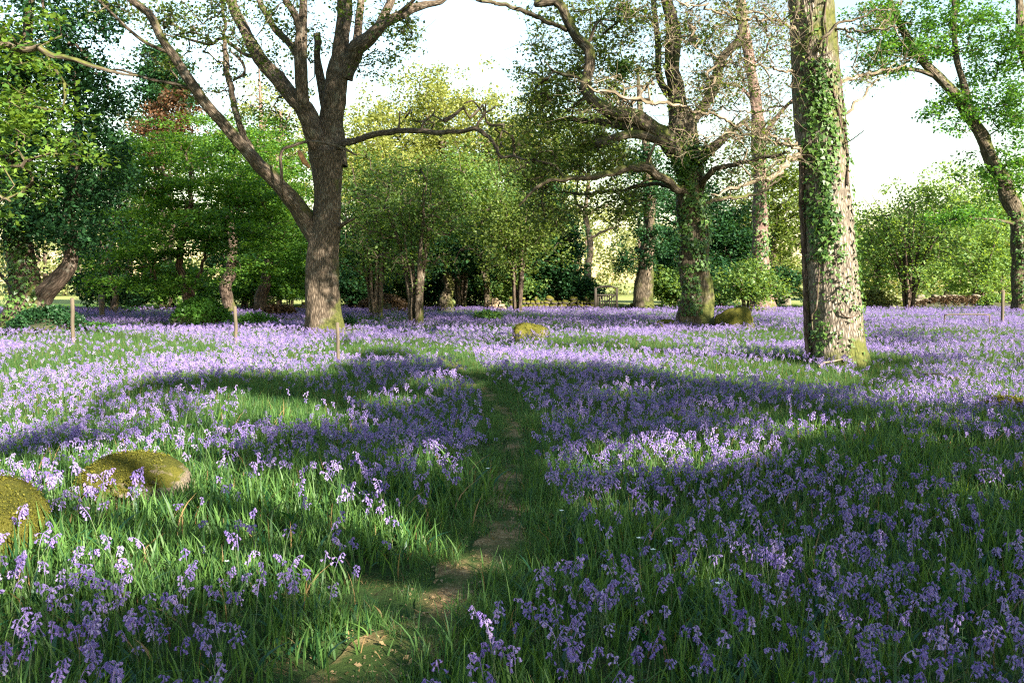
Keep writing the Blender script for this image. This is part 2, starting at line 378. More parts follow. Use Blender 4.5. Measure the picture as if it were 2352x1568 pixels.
# ================================================================== TREES
HOLE = [(1085, 95, 125, 100), (1110, 150, 70, 40), (2050, 315, 85, 90), (1990, 380, 45, 60)]
SKY = HOLE
def offview(q):
    X, Yy, Z = proj(q); front = ((q - CAM) @ fw) > .3
    return q[~(front & (X > -150) & (X < 2500) & (Yy > -70) & (Yy < 1700))]
def shade_for(spots, rng, t0, t1):  # leaf clumps placed out of view, sunward of spots that need shade
    return [offview(P(x, y, Y_) + rng.normal(size=(n_, 3)) * r_ + S * rng.uniform(t0, t1, n_)[:, None]) for x, y, Y_, r_, n_ in spots]
YB = float(G(745, 772)[1]); YC = float(G(1599, 752, .05)[1])
# ---- forked oak, left of the path
b = G(745, 772)
t = Tree('oak_tree', 'forked oak with a long bare side limb, left of the path', 'oak tree', b, M['bark_oak'], M['oak_leaf'], 'big oaks standing in the bluebells')
t.Y = b[1]; Yb = t.Y
A1 = t.limb([(747, 782), (746, 740), (743, 690), (741, 620), (742, 570), (748, 520), (752, 460), (752, 400), (750, 350)], [84, 80, 78, 74, 70, 66, 62, 68, 80], 40, .07, .42, step=.1, cap=False)
t.trunkA = A1
t.limb([(752, 375), (757, 320, .1), (762, 270, .1), (770, 214), (780, 150), (787, 66), (792, 0), (798, -120), (815, -260, .5)], [78, 62, 54, 50, 44, 34, 32, 22, 8], 20, .09, gnarl=.01)
t.limb([(790, 180), (806, 145), (822, 112, -.2), (849, 90, -.3), (882, 56, -.4), (921, 33, -.3), (948, 16), (980, 10), (1014, 2), (1060, -30), (1110, -90, 1)], [42, 40, 38, 34, 27, 23, 20, 16, 12, 9, 5], 14, .1, gnarl=.015)
t.limb([(835, 100), (858, 78), (882, 33, .3), (898, 0, .5), (915, -60, 1), (935, -150, 1.5)], [22, 20, 19, 18, 13, 6], 10)
t.limb([(905, 42), (908, 38, -.3), (928, 20, -.5), (948, 3, -.6), (985, -40, -1)], [9, 9, 8, 8, 5], 7)
t.limb([(812, 128), (819, 100, .6), (826, 33, .8), (829, 0, .9), (835, -120, 1)], [20, 20, 18, 17, 8], 10)
t.limb([(745, 385), (733, 345), (722, 312, -.3), (700, 250, -.5), (677, 228, -.5), (637, 181, -.3), (598, 132, 0), (568, 82, .3), (545, 33, .6), (531, 0, .8), (505, -90, 1.2), (480, -190, 2)], [54, 48, 44, 42, 38, 33, 29, 25, 23, 20, 14, 6], 16, .1, gnarl=.015)
t.limb([(705, 268, -.5), (697, 235, -.7), (692, 165, -.9), (692, 99, -1), (695, 50, -1), (698, 0, -1), (700, -110, -1)], [32, 30, 28, 26, 20, 17, 7], 14, .1)
t.limb([(692, 95, -1), (684, 50, -1.1), (667, 16, -1.2), (655, 0, -1.2), (630, -80, -1.3)], [22, 18, 17, 15, 7], 10)
t.limb([(690, 150, -.9), (680, 125, -.5), (664, 99, 0), (631, 66, .3), (608, 26, .5), (595, 0, .6), (570, -70, 1)], [18, 17, 16, 15, 14, 13, 6], 9)
t.limb([(757, 300, .3), (746, 235, .6), (741, 205, .8), (733, 165, .9), (728, 125, .9), (730, 100, .8), (728, 78, .8)], [20, 23, 22, 20, 15, 16, 17], 10)
t.limb([(744, 560), (728, 545), (712, 522), (688, 482, -.2), (658, 445, -.5), (622, 408, -.7), (594, 378, -.9), (568, 347, -1), (545, 324, -1.1), (502, 274, -1.3), (453, 211, -1.4), (420, 165, -1.5), (396, 124, -1.5), (366, 79, -1.6), (342, 30, -1.6), (302, 0, -1.6), (240, -60, -1.6)], [58, 54, 46, 40, 36, 33, 31, 27, 26, 25, 23, 22, 20, 18, 17, 15, 8], 16, .1, gnarl=.015)
t.limb([(575, 352, -1), (571, 335, -.7), (548, 280, -.5), (529, 198, -.3), (519, 132), (515, 82), (513, 0), (512, -70)], [18, 17, 16, 14, 12, 8, 7, 4], 9, .12, gnarl=.02)
t.limb([(536, 184, -.3), (558, 172, -.5), (562, 158, -.5), (555, 142, -.5), (542, 129, -.4), (530, 118, -.4)], [7, 7, 6, 6, 5, 4], 6, part='B')
t.limb([(594, 130), (570, 128, .2), (552, 118, .3), (509, 89, .5), (486, 102, .6), (453, 96, .7), (400, 80, 1)], [10, 9, 8, 8, 7, 6, 3], 6, part='B')
t.limb([(433, 203, -1.4), (395, 192, -1.6), (346, 183, -1.9), (277, 161, -2.3), (247, 161, -2.5), (188, 139, -2.8)], [8, 7, 6, 5, 5, 3], 6, part='B')
t.limb([(396, 124, -1.5), (337, 99, -1.7), (297, 69, -1.9), (262, 35, -2), (215, -10, -2)], [9, 8, 7, 6, 4], 6, part='B')
t.limb([(770, 338), (783, 332, -.3), (800, 327, -.6), (816, 322, -.8), (865, 307, -1.2), (915, 302, -1.6), (964, 299, -2), (1014, 305, -2.4), (1063, 302, -2.8), (1093, 297, -3), (1115, 308, -3.1), (1129, 320, -3.2), (1142, 343, -3.3), (1147, 360, -3.4), (1179, 361, -3.6), (1212, 366, -3.8)], [26, 20, 15, 13, 13, 13, 12, 11, 10, 10, 9, 8, 8, 7, 6, 3], 10, .12, gnarl=.012)
t.limb([(1093, 297, -3), (1100, 280, -3), (1113, 261, -3), (1116, 238, -3)], [6, 6, 6, 4], 6, part='B')
t.limb([(1113, 261, -3), (1128, 252, -3), (1139, 243, -3)], [4, 3], 4, part='B')
t.limb([(1110, 263, -3), (1098, 245, -3), (1085, 232, -3), (1066, 238, -3)], [4, 3], 4, part='B')
t.limb([(968, 296, -2), (975, 280, -2), (994, 264, -2), (999, 250, -2)], [5, 4, 3], 4, part='B')
t.limb([(819, 357, -1.2), (797, 345, -1.1), (776, 337, -1.05), (750, 330, -1.05), (723, 325, -1.1), (697, 327, -1.2), (670, 336, -1.3), (651, 343, -1.3), (644, 363, -1.3), (646, 386, -1.3), (648, 430, -1.2), (650, 448, -1)], [4, 6, 7, 7, 6, 7, 7, 7, 7, 7, 7, 6], 7, part='B', skel=False)
t.limb([(770, 526), (788, 515, -.3), (800, 508, -.5), (815, 502, -.6)], [14, 10, 8, 4], 7)
m = MB(); m.add(*tube([P(712, 385, Yb - .75), P(701, 372, Yb - .8), P(690, 352, Yb - .75), P(686, 345, Yb - .7)], [.03, .06, .05, .02], 9, .4)); t.extra.append(('torn_wood', m, M['torn']))
# crown: thin young leaf over the limbs, thicker above the picture
for a in [(430, 60, 170, 110, 46), (560, 60, 130, 110, 40), (640, 170, 90, 90, 16), (700, 40, 120, 90, 34), (860, 60, 100, 90, 28), (960, 60, 70, 50, 14), (880, 150, 60, 50, 9),
          (330, 30, 110, 70, 24), (470, 180, 90, 60, 16), (620, 250, 80, 50, 10), (1150, 310, 90, 60, 16), (1010, 290, 110, 26, 9), (1190, 370, 60, 40, 12)]:
    t.blob(*a, rY=2.6)
t.blob(620, -190, 430, 150, 120, rY=4.0); ns = len(t.cl)
t.cl = np.vstack([t.cl] + shade_for([(x, y, Y, 1.5, 12) for x, y, Y in [(100, 720, 33), (250, 700, 36), (400, 710, 36), (550, 700, 38), (650, 690, 38), (520, 600, 40), (300, 560, 38), (120, 500, 28), (60, 640, 27), (180, 620, 28), (640, 560, 42), (780, 700, 38), (180, 300, 28), (120, 150, 28)]], t.rng, 22, 32))  # unseen clumps added to this crown to shade the left background
t.grow(rt=.007, maxr=.07, gn=.14, tw=2, twl=.55, twr=.007)
t.leafup(28, (.45, .45, .28), .10, .5)
t.done()

# ---- ivy oak, right
b = G(1924, 842)
t = Tree('oak_tree', 'stout oak with ivy climbing its sunlit ridged trunk, nearest on the right', 'oak tree', b, M['bark_big'], M['oak_leaf'], 'big oaks standing in the bluebells', twigmat=M['twig'])
t.Y = b[1]
t.trunkA = t.limb([(1926, 852), (1924, 815), (1920, 770), (1917, 720), (1913, 660), (1910, 600), (1903, 500), (1892, 400), (1884, 300), (1876, 200), (1868, 100), (1862, 0), (1852, -160), (1845, -300)], [124, 122, 119, 116, 112, 108, 106, 105, 103, 100, 99, 98, 90, 60], 72, .045, .30, step=.05, cap=False)
def vine(pts, w, d):  # clings to the trunk: offset angle u across the face
    A, rr = t.trunkA; out = []
    for (x, y) in pts:
        p = P(x, y, t.Y); z = p[2]; c = np.array([np.interp(z, A[:, 2], A[:, 0]), np.interp(z, A[:, 2], A[:, 1]), z]); r = np.interp(z, A[:, 2], rr)
        u = np.clip((p[0] - c[0]) / r, -1.0, 1.0); th = math.asin(u); out.append(c + np.array([math.sin(th) * (r + d), -math.cos(th) * (r + d), 0]))
    V = catmull(np.array(out), .08); W_ = np.full(len(V), w / 2 * t.Y / F)
    return tube(V, W_ * np.random.default_rng(3).uniform(.8, 1.25, len(V)), 7, .1)
mv = MB()
mv.add(*vine([(1838, 335), (1842, 400), (1847, 470), (1850, 560), (1853, 650), (1856, 720), (1858, 790), (1856, 830)], 13, .06))
mv.add(*vine([(1921, 60), (1927, 161), (1932, 268), (1926, 310), (1932, 364), (1926, 430)], 6, .03))
mv.add(*vine([(1884, 188), (1900, 236), (1916, 300), (1929, 345), (1934, 400)], 5, .02))
mv.add(*vine([(1906, 704), (1911, 719), (1927, 727), (1945, 719), (1952, 704)], 3.4, .04))
mv.add(*vine([(1872, 600), (1870, 660), (1868, 707), (1863, 722), (1864, 770), (1863, 825)], 4, .05))
mv.add(*vine([(1845, 30), (1850, 90), (1843, 140), (1858, 190), (1850, 240)], 4, .05))
mv.add(*vine([(1880, 0), (1874, 60), (1880, 110), (1868, 160)], 3.5, .04))
t.extra.append(('ivy_stem', mv, M['bark_dark']))
L_ = t.limb
L_([(1845, 345), (1820, 336, -.5), (1790, 322, -.8), (1739, 299, -1.2), (1663, 272, -1.7), (1603, 257, -2), (1542, 236, -2.3), (1482, 227, -2.6), (1406, 218, -2.8), (1352, 210, -3)], [10, 7, 6, 6, 6, 6, 7, 8, 7, 4], 8, .15, part='B', gnarl=.03)
L_([(1830, 335, -.4), (1799, 324, -.8), (1739, 312, -1.5), (1678, 304, -2), (1624, 308, -2.2), (1560, 300, -2.6)], [6, 5, 4, 4, 3, 2], 6, part='B', gnarl=.04)
L_([(1850, 352), (1820, 360, -.3), (1793, 387, -.6), (1769, 408, -.9), (1724, 420, -1.2), (1678, 433, -1.6), (1630, 448, -1.8)], [16, 13, 12, 12, 9, 7, 3], 9, .15, part='B', gnarl=.02)
L_([(1845, 70), (1814, 57, -.5), (1754, 48, -1.2), (1693, 42, -1.8), (1648, 27, -2.3), (1600, 10, -2.8), (1520, 8, -3)], [8, 6, 6, 5, 5, 4, 3], 6, part='B', gnarl=.03)
L_([(1840, 170), (1805, 163, -.5), (1739, 148, -1), (1693, 127, -1.3), (1640, 130, -1.6), (1590, 110, -2)], [6, 5, 5, 4, 3, 2], 6, part='B', gnarl=.04)
L_([(1845, 250), (1800, 240, .8), (1730, 262, 1.5), (1660, 250, 2), (1590, 275, 2.5)], [6, 5, 4, 3, 2], 6, part='B', gnarl=.04)
L_([(1868, 116, -.6), (1880, 98, -.8), (1895, 80, -.9), (1927, 56, -1), (1975, 40, -1.1), (2012, 27, -1.2), (2060, 25, -1.3)], [11, 9, 8, 6, 5, 4, 2], 8, part='B', gnarl=.02)
L_([(1915, 195), (1927, 188, .2), (1970, 174, .5), (2029, 161, .7), (2080, 150, 1)], [13, 11, 8, 6, 3], 8, part='B', gnarl=.02)
L_([(1930, 285), (1945, 265), (1959, 241, .1), (1991, 204, .3), (2029, 177, .5), (2060, 140, .8)], [8, 7, 6, 5, 4, 2], 6, part='B', gnarl=.02)
L_([(1920, 72, -.6), (1960, 66, -1.4), (2034, 70, -2), (2100, 55, -2.4)], [5, 5, 4, 2], 5, part='B', gnarl=.03)
L_([(1925, 330), (1950, 325, -.4), (1985, 300, -.8)], [4, 3, 2], 5, part='B')
for a in [(1850, -180, 200, 60), (1700, -160, 200, 60), (1980, -160, 200, 60)]:
    L_([(1852, -120), ((1852 + a[0]) / 2, -190, -.5), (a[0], a[1] - 80, -1)], [40, 30, 14], 10)
for a in [(1740, 40, 110, 60, 40), (1590, 60, 130, 60, 38), (1700, 150, 120, 60, 34), (1560, 230, 150, 60, 44), (1430, 225, 110, 50, 26), (1740, 260, 90, 70, 28), (1640, 320, 130, 50, 28), (1760, 400, 70, 40, 10), (1990, 60, 80, 60, 16), (2000, 180, 60, 50, 10), (1480, 30, 90, 40, 12), (1800, 180, 50, 140, 14)]:
    t.blob(*a, dY=-1.2, rY=1.8)
ng = len(t.cl)
t.grow(rt=.004, maxr=.05, gn=.16, tw=5, twl=.42, twr=.0045, sag=.06, minseg=.14)
t.leafup(8, (.30, .30, .2), .055, .5)
# upper crown above the picture; unseen leaf clumps added to shade the forked oak
c0 = np.array([6.0, t.Y, 11.5]); q = t.rng.normal(size=(190, 3)); q /= np.linalg.norm(q, axis=1)[:, None]; q *= (t.rng.random(190) ** .45)[:, None]
SKY = []; old = t.cl; t.cl = np.zeros((0, 3)); q = c0 + q * np.array([6.5, 5.5, 3.6]); q = q[q[:, 2] > 9.2]; q = np.vstack([q] + shade_for([(765, 260, YB, .8, 90), (785, 110, YB, .8, 80), (748, 420, YB, .7, 80), (715, 300, YB, .6, 60), (745, 500, YB, .6, 60), (745, 620, YB, .8, 20), (640, 200, YB - .3, .8, 24), (540, 230, YB - .4, .5, 16), (900, 330, YB - 1.5, .8, 16), (600, 380, YB - .8, .6, 16)], t.rng, 12, 22)); t.cl = q
t.grow(rt=.008, maxr=.09, gn=.12); t.leafup(34, (.55, .55, .35), .11, .5)
SKY = HOLE
t.ivy(1250, 2.0, 5.6, -.98, .75, .075, dense=lambda z, u: np.clip(1.15 - np.abs(u + .45 - .10 * (z - 3)) * 1.35, 0, 1) * (.35 + .65 * (np.sin(z * 4.3 + u * 5) * np.sin(z * 1.7 - u * 3) > -.25)))
t.ivy(220, 1.0, 5.5, .62, 1.0, .07)
t.ivy(260, 5.0, 8.5, -1, .2, .06)
t.ivy(260, .1, 2.2, -.9, .9, .055, dense=lambda z, u: .25 + .75 * (np.sin(z * 5 + u * 4) > .4))
t.ivy(110, .1, .9, -1, -.6, .07)
t.done()

# ---- broad oak in the middle distance
b = G(1599, 752, .05)
t = Tree('oak_tree', 'gnarled broad oak with ivy round its upper trunk, right of the gate', 'oak tree', b, M['bark_mossy'], M['oak_leaf'], 'big oaks standing in the bluebells')
t.Y = b[1]
t.trunkA = t.limb([(1601, 756), (1599, 725), (1597, 690), (1596, 640), (1594, 600), (1592, 540), (1587, 470), (1581, 400), (1573, 345), (1564, 290), (1560, 262)], [88, 82, 76, 69, 66, 60, 60, 62, 66, 60, 50], 40, .10, .32, step=.1, cap=False)
L_ = t.limb
L_([(1562, 275), (1554, 194), (1544, 166), (1545, 121), (1547, 76), (1539, 30), (1530, 0), (1515, -120), (1500, -220, 1)], [50, 40, 36, 36, 36, 28, 26, 16, 6], 14, .12)
L_([(1535, 215), (1515, 181, .3), (1512, 121, .4), (1509, 76, .4), (1500, 0, .4), (1490, -80, .5)], [18, 15, 14, 13, 12, 6], 9, .1)
L_([(1562, 345), (1540, 325, -.4), (1512, 306, -.9), (1451, 268, -1.6), (1391, 252, -2.2), (1358, 227, -2.4), (1345, 188, -2.4), (1354, 145, -2.3), (1352, 115, -2.2), (1323, 85, -2.2), (1303, 45, -2.2), (1291, 15, -2.2), (1276, 3, -2.2), (1252, 9, -2.2), (1228, 12, -2.2)], [52, 46, 40, 34, 31, 28, 25, 24, 25, 23, 21, 20, 19, 18, 14], 14, .15, gnarl=.02)
L_([(1303, 70, -2.2), (1275, 58, -2.3), (1249, 48, -2.4), (1209, 27, -2.6), (1164, 14, -2.8), (1130, 6, -3), (1096, 1, -3.2), (1040, -12, -3.4)], [12, 10, 10, 11, 9, 8, 6, 4], 8, .12, gnarl=.015)
L_([(1548, 300), (1500, 302, .6), (1467, 299, 1), (1406, 288, 1.4), (1361, 277, 1.8), (1300, 275, 2.2), (1258, 278, 2.5)], [30, 26, 22, 18, 14, 9, 4], 10, .15, gnarl=.02)
L_([(1560, 350, -.5), (1520, 328, -1), (1482, 312, -1.4), (1451, 308, -1.7), (1421, 315, -2), (1394, 324, -2.2), (1374, 330, -2.4)], [26, 22, 19, 18, 18, 20, 22], 12, .15)
L_([(1592, 455), (1575, 445, -.4), (1551, 428, -.8), (1512, 402, -1.2), (1482, 381, -1.5), (1436, 387, -1.8), (1391, 399, -2.2), (1345, 408, -2.6), (1285, 414, -3), (1249, 417, -3.2), (1224, 439, -3.4), (1190, 470, -3.6)], [24, 20, 18, 18, 18, 17, 15, 12, 10, 9, 8, 4], 10, .16, gnarl=.03)
L_([(1588, 440, -.3), (1550, 430, .5), (1521, 424, 1), (1467, 427, 1.5), (1406, 439, 2), (1345, 446, 2.4), (1290, 440, 2.8)], [14, 12, 10, 9, 8, 7, 3], 8, .15, gnarl=.02)
L_([(1482, 381, -1.5), (1500, 340, -1.7), (1515, 305, -1.8)], [8, 6, 4], 6)
L_([(1595, 395), (1612, 363, -.4), (1648, 330, -.6), (1678, 303, -.5), (1720, 270, 0)], [28, 25, 21, 14, 6], 10, .12)
L_([(1572, 300), (1595, 268, .3), (1618, 242, .5), (1642, 195, .7), (1648, 165, .7), (1658, 136, .7), (1678, 115, .8), (1702, 82, 1), (1705, 30, 1.2), (1703, 0, 1.3), (1700, -90, 1.4)], [30, 26, 24, 24, 23, 22, 21, 19, 16, 14, 6], 12, .12, gnarl=.01)
L_([(1608, 440), (1618, 412, -.5), (1648, 387, -1), (1708, 372, -1.6), (1769, 360, -2.1), (1815, 350, -2.6)], [16, 14, 13, 11, 9, 5], 9, .15, gnarl=.02)
L_([(1608, 475), (1650, 458, .6), (1700, 452, 1.2), (1750, 440, 1.8), (1800, 405, 2.4)], [10, 9, 8, 7, 3], 7, .15, gnarl=.02)
L_([(1355, 188, -2.4), (1320, 176, -2.5), (1275, 165, -2.7), (1250, 140, -2.9)], [9, 7, 5, 3], 6, .15)
for a in [(1310, 120, 90, 90, 36), (1290, 220, 90, 60, 26), (1400, 60, 100, 70, 30), (1430, 170, 80, 80, 26), (1300, 330, 110, 60, 34), (1230, 400, 70, 60, 24), (1400, 360, 110, 60, 30), (1480, 90, 60, 80, 16), (1620, 60, 100, 70, 24), (1640, 200, 90, 70, 18),
          (1690, 340, 90, 70, 22), (1350, 480, 100, 50, 20), (1450, 470, 60, 40, 12), (1250, 20, 60, 30, 10), (1205, 330, 60, 50, 14), (1235, 240, 60, 70, 20), (1220, 150, 45, 40, 8), (1250, 500, 60, 45, 14)]:
    t.blob(*a, rY=3.2)
t.blob(1500, -150, 330, 120, 80, rY=4.5)
t.grow(rt=.008, maxr=.07, gn=.2, tw=6, twl=.75, twr=.008)
t.leafup(46, (.6, .6, .4), .12, .5)
t.ivy(1300, 2.0, 6.4, -1, 1, .11, lump=.22, dense=lambda z, u: .12 + .88 * (np.sin(z * 3.1 + u * 4) + .8 * np.sin(z * 1.3 - u * 5) > -.35))
t.ivy(250, .5, 2.2, -1, .1, .10, lump=.05)
for (x, y, r, n, d) in [(1560, 380, 32, 7, -.8), (1610, 350, 26, 6, -.6), (1440, 30, 14, 4, -2), (1430, 160, 16, 5, -2)]:
    c = P(x, y, t.Y + d); q = c + t.rng.normal(size=(n * 6, 3)) * r * t.Y / F * .5
    t.IV.append(leaves(q, 12, (.2, .2, .25), .12, .3, t.rng))
t.done()

# ---- generic forest tree / shrub
def wild(kind, label, cat, x, Y, ytop, wd, ybot, bark, leaf, n=120, nl=40, size=.14, spread=.5, stems=1, tw_=20, group=None, lean=0, flat=.7, hole=None, ivyn=0, cx=None, rY=None, taper=True, twg=0, upb=.6, zoff=0.0):
    """a tree standing at pixel column x at distance Y; crown between rows ytop and ybot, wd wide"""
    global SKY
    p = P(x, 700, Y); t = Tree(kind, label, cat, (p[0], Y), bark, leaf, group); t.Y = Y
    base = t.base; cxx = cx if cx is not None else x; zt = P(cxx, ytop, Y)[2]; zb = max(P(cxx, ybot, Y)[2], .35); h = zt - zb
    cc = P(cxx, (ytop + ybot) / 2, Y)
    if stems == 1:
        w0 = tw_ / 2 * Y / F; top = np.array([cc[0], Y, zb + h * .75]); k = 6
        pts = [base + (top - base) * i / k + (t.rng.normal(size=3) * np.array([1, 1, 0]) * w0 * .5 if 0 < i < k else 0) for i in range(k + 1)]
        pts[0] = base - np.array([0, 0, .1])
        A = t.limb3(pts, np.linspace(w0 * 1.12, w0 * .25, k + 1), 16, .1, .35, cap=True); t.trunkA = A
        for i in range(6):
            a = t.rng.random() * 6.28; j = t.rng.uniform(.35, .85); s0 = base + (top - base) * j; L = wd / 2 * Y / F * .7
            t.limb3([s0, s0 + np.array([math.cos(a) * L * .4, math.sin(a) * L * .4, h * .08]), s0 + np.array([math.cos(a) * L * .85, math.sin(a) * L * .85, h * .14])], [w0 * .45, w0 * .3, w0 * .1], 8, .1, gnarl=.03)
    else:
        w0 = tw_ / 2 * Y / F
        for i in range(stems):
            a = i * 2.4 + t.rng.random(); sp = wd / 2 * Y / F * t.rng.uniform(.15, .75); r0 = .12 + .05 * stems ** .5
            s0 = base + np.array([math.cos(a) * r0 * .6, math.sin(a) * r0 * .6, -.05]); e = np.array([cc[0] + math.cos(a) * sp, Y + math.sin(a) * sp, zb + h * t.rng.uniform(.55, .9)])
            v = e - s0; f = t.rng.uniform(.6, 1.2)
            mid1 = s0 + v * np.array([.14, .14, .35]); mid2 = s0 + v * np.array([.5, .5, .7])
            t.limb3([s0, mid1, mid2, e], [w0 * f, w0 * f * .85, w0 * f * .55, w0 * f * .15], 7, .08, gnarl=.02, step=.3)
    n = int(n * 1.6); size *= 1.2; spread *= 1.05
    q = t.rng.normal(size=(n, 3)); q /= np.linalg.norm(q, axis=1)[:, None]; q *= (t.rng.random(n) ** .44)[:, None]
    rr = wd / 2 * Y / F; ry = rY or rr * .85
    if taper: k = (q[:, 2] > 0); q[k, :2] *= (1 - .35 * q[k, 2:3])
    # uneven outline: big lumps pushed in and out
    a = np.arctan2(q[:, 1], q[:, 0]); lump = 1 + .24 * np.sin(3 * a + t.seed) * np.cos(q[:, 2] * 4 + t.seed) + .14 * np.sin(7 * a + q[:, 2] * 9) + .25 * (t.rng.random(n) < .07)
    q *= lump[:, None]; c = np.array([cc[0], Y, (zt + zb) / 2]) + q * np.array([rr, ry, h / 2])
    if stems == 1 and lean: c[:, 0] += (c[:, 2] - zb) * lean
    SKY = HOLE if hole is None else hole
    t.put(c); SKY = HOLE
    t.grow(rt=.010 * max(1, Y / 45), maxr=w0 * .5, gn=.12, every=2 if Y > 40 else 1, tw=twg, twl=.5, twr=.01, minseg=.5)
    t.leafup(nl, (spread, spread, spread * flat), size, upb)
    if ivyn: t.ivy(ivyn, .6, min(zt * .7, 7), -1, 1, .13, lump=.25)
    t.done(); return t

DK, BE, HZ, FA, OG, OP = M['dark_leaf'], M['beech_leaf'], M['hazel_leaf'], M['far_leaf'], M['oak_green'], M['oak_pale']
BD, BO, BM_ = M['bark_dark'], M['bark_oak'], M['bark_mossy']
# left: dark forked evergreen
b = G(90, 758)
t = Tree('evergreen_oak', 'dark ivy-leaved tree with a low forked trunk at the left edge', 'tree', (b[0], 27), M['bark_dark'], DK); t.Y = 27
t.trunkA = t.limb([(78, 770), (70, 720), (62, 670), (52, 610), (42, 540), (35, 460), (30, 380), (40, 250), (60, 120), (70, 0)], [150, 110, 72, 56, 54, 48, 44, 34, 26, 18], 24, .12, .35)
t.limb([(80, 715), (105, 672, -.2), (135, 645, -.3), (160, 610, -.3), (165, 560, -.2), (158, 500), (165, 420), (180, 300), (170, 150)], [60, 44, 40, 32, 28, 24, 22, 18, 10], 14, .12)
t.limb([(60, 690, .4), (10, 640, .6), (-30, 600, .8)], [14, 9, 5], 8)
SKY = []
for a in [(120, 60, 140, 130, 70), (150, 220, 130, 120, 60), (60, 300, 130, 130, 50), (200, 360, 90, 100, 34), (100, 450, 130, 80, 34), (170, 520, 80, 60, 20), (40, 520, 90, 60, 24), (-80, 200, 120, 250, 60), (100, -150, 200, 120, 60)]:
    t.blob(*a, rY=2.4)
t.grow(rt=.009, maxr=.09, gn=.1, every=2); t.leafup(110, (.62, .62, .48), .12, .4); SKY = HOLE
t.ivy(1200, .2, 5, -1, 1, .10, lump=.25)
for (x, y) in [(105, 672), (135, 645), (158, 610), (165, 570), (160, 530), (158, 490), (165, 440)]:
    t.IV.append(leaves(P(x, y, 26.8)[None], 60, (.26, .26, .40), .09, .3, t.rng))
t.done()
# left: limes / beeches with layered sprays
def layered(label, x, Y, stems, blobs, leaf, tw_=26, size=.10, nl=70, kind='beech_tree', bark=None, cat='beech tree'):
    p = P(x, 700, Y); t = Tree(kind, label, cat, (p[0], Y), bark or BD, leaf); t.Y = Y
    for pts, w_ in stems: t.trunkA = t.limb(pts, w_, 12, .14, .3 if w_[0] > 18 else 0, gnarl=.03)
    for a in blobs: t.blob(*a[:5], dY=a[5] if len(a) > 5 else 0, rY=a[6] if len(a) > 6 else None)
    # pull clumps onto tiers so the sprays lie in shelves
    c = t.cl; tier = .6; wv_ = .35 * np.sin(c[:, 0] * 1.3 + c[:, 1]); c[:, 2] = .4 * c[:, 2] + .6 * (np.round((c[:, 2] + wv_) / tier) * tier + t.rng.normal(size=len(c)) * .08 - wv_)
    t.grow(rt=.009, maxr=.08, gn=.05, every=2); t.leafup(int(nl * 1.5), (.75, .75, .2), size * 1.15, 1.2); return t
t = layered('broad beech with bright green tiers of leaves low over the fern mound', 410, 33,
  [([(438, 735), (432, 690), (420, 640), (412, 590), (430, 520), (440, 440), (430, 360)], [22, 18, 16, 15, 14, 10, 5]), ([(432, 690), (452, 640, -.5), (470, 590, -1), (480, 520, -1.4)], [10, 8, 6, 4])],
  [(400, 480, 170, 60, 60), (330, 400, 110, 70, 36), (480, 420, 130, 70, 40), (390, 560, 150, 40, 36, -1), (300, 600, 110, 60, 30), (500, 520, 110, 45, 30, -1.5), (350, 650, 140, 28, 22, -1), (620, 520, 80, 60, 26), (600, 440, 90, 60, 30), (420, 340, 150, 50, 34, 1)], BE)
t.done()
t = layered('beech with a twisted pale-patched trunk behind the fern mound', 530, 40,
  [([(528, 715), (524, 690), (518, 655), (530, 620), (535, 560), (525, 480), (530, 400), (540, 320)], [34, 30, 26, 24, 20, 17, 12, 6])],
  [(540, 400, 150, 90, 60), (480, 330, 140, 70, 40), (620, 380, 110, 80, 44), (640, 560, 70, 80, 40), (560, 620, 80, 35, 18), (560, 300, 110, 45, 24)], BE)
t.done()
t = layered('dark beech with a slim leaning trunk left of the forked oak', 610, 43,
  [([(596, 712), (600, 680), (608, 640), (615, 600), (612, 540), (618, 460), (625, 380)], [30, 26, 22, 20, 17, 12, 6]), ([(612, 560), (590, 510), (560, 460)], [8, 6, 4])],
  [(650, 420, 90, 120, 60), (660, 560, 60, 90, 40), (600, 500, 90, 80, 40), (690, 640, 40, 40, 14)], BE, size=.12)
t.done()
wild('holly_tree', 'dark holly low between the evergreen and the beeches', 'holly tree', 255, 42, 330, 300, 690, BD, DK, 140, 52, .14, .55, tw_=14)
wild('holly_tree', 'dark holly filling the shade behind the twisted beech', 'holly tree', 560, 52, 420, 300, 700, BD, DK, 150, 60, .16, .6, tw_=14)
wild('copper_tree', 'tall tree with rusty copper leaves over the beeches', 'copper-leaved tree', 395, 50, 200, 170, 420, BD, M['copper_leaf'], 90, 44, .15, .55, tw_=14, hole=[])
wild('ivy_tree', 'tall dark leafy tree top above the rusty-leaved crown', 'tree', 375, 54, 90, 150, 300, BD, DK, 110, 50, .16, .55, tw_=14, hole=[])
wild('oak_tree', 'feathery olive oak behind the evergreen and the copper tree', 'oak tree', 300, 60, 240, 320, 560, BD, M['oak_leaf'], 160, 44, .17, .7, tw_=18)
wild('oak_tree', 'pale spring oak seen behind the long limb of the forked oak', 'oak tree', 620, 62, 200, 340, 600, BO, OP, 200, 44, .17, .7, tw_=18)
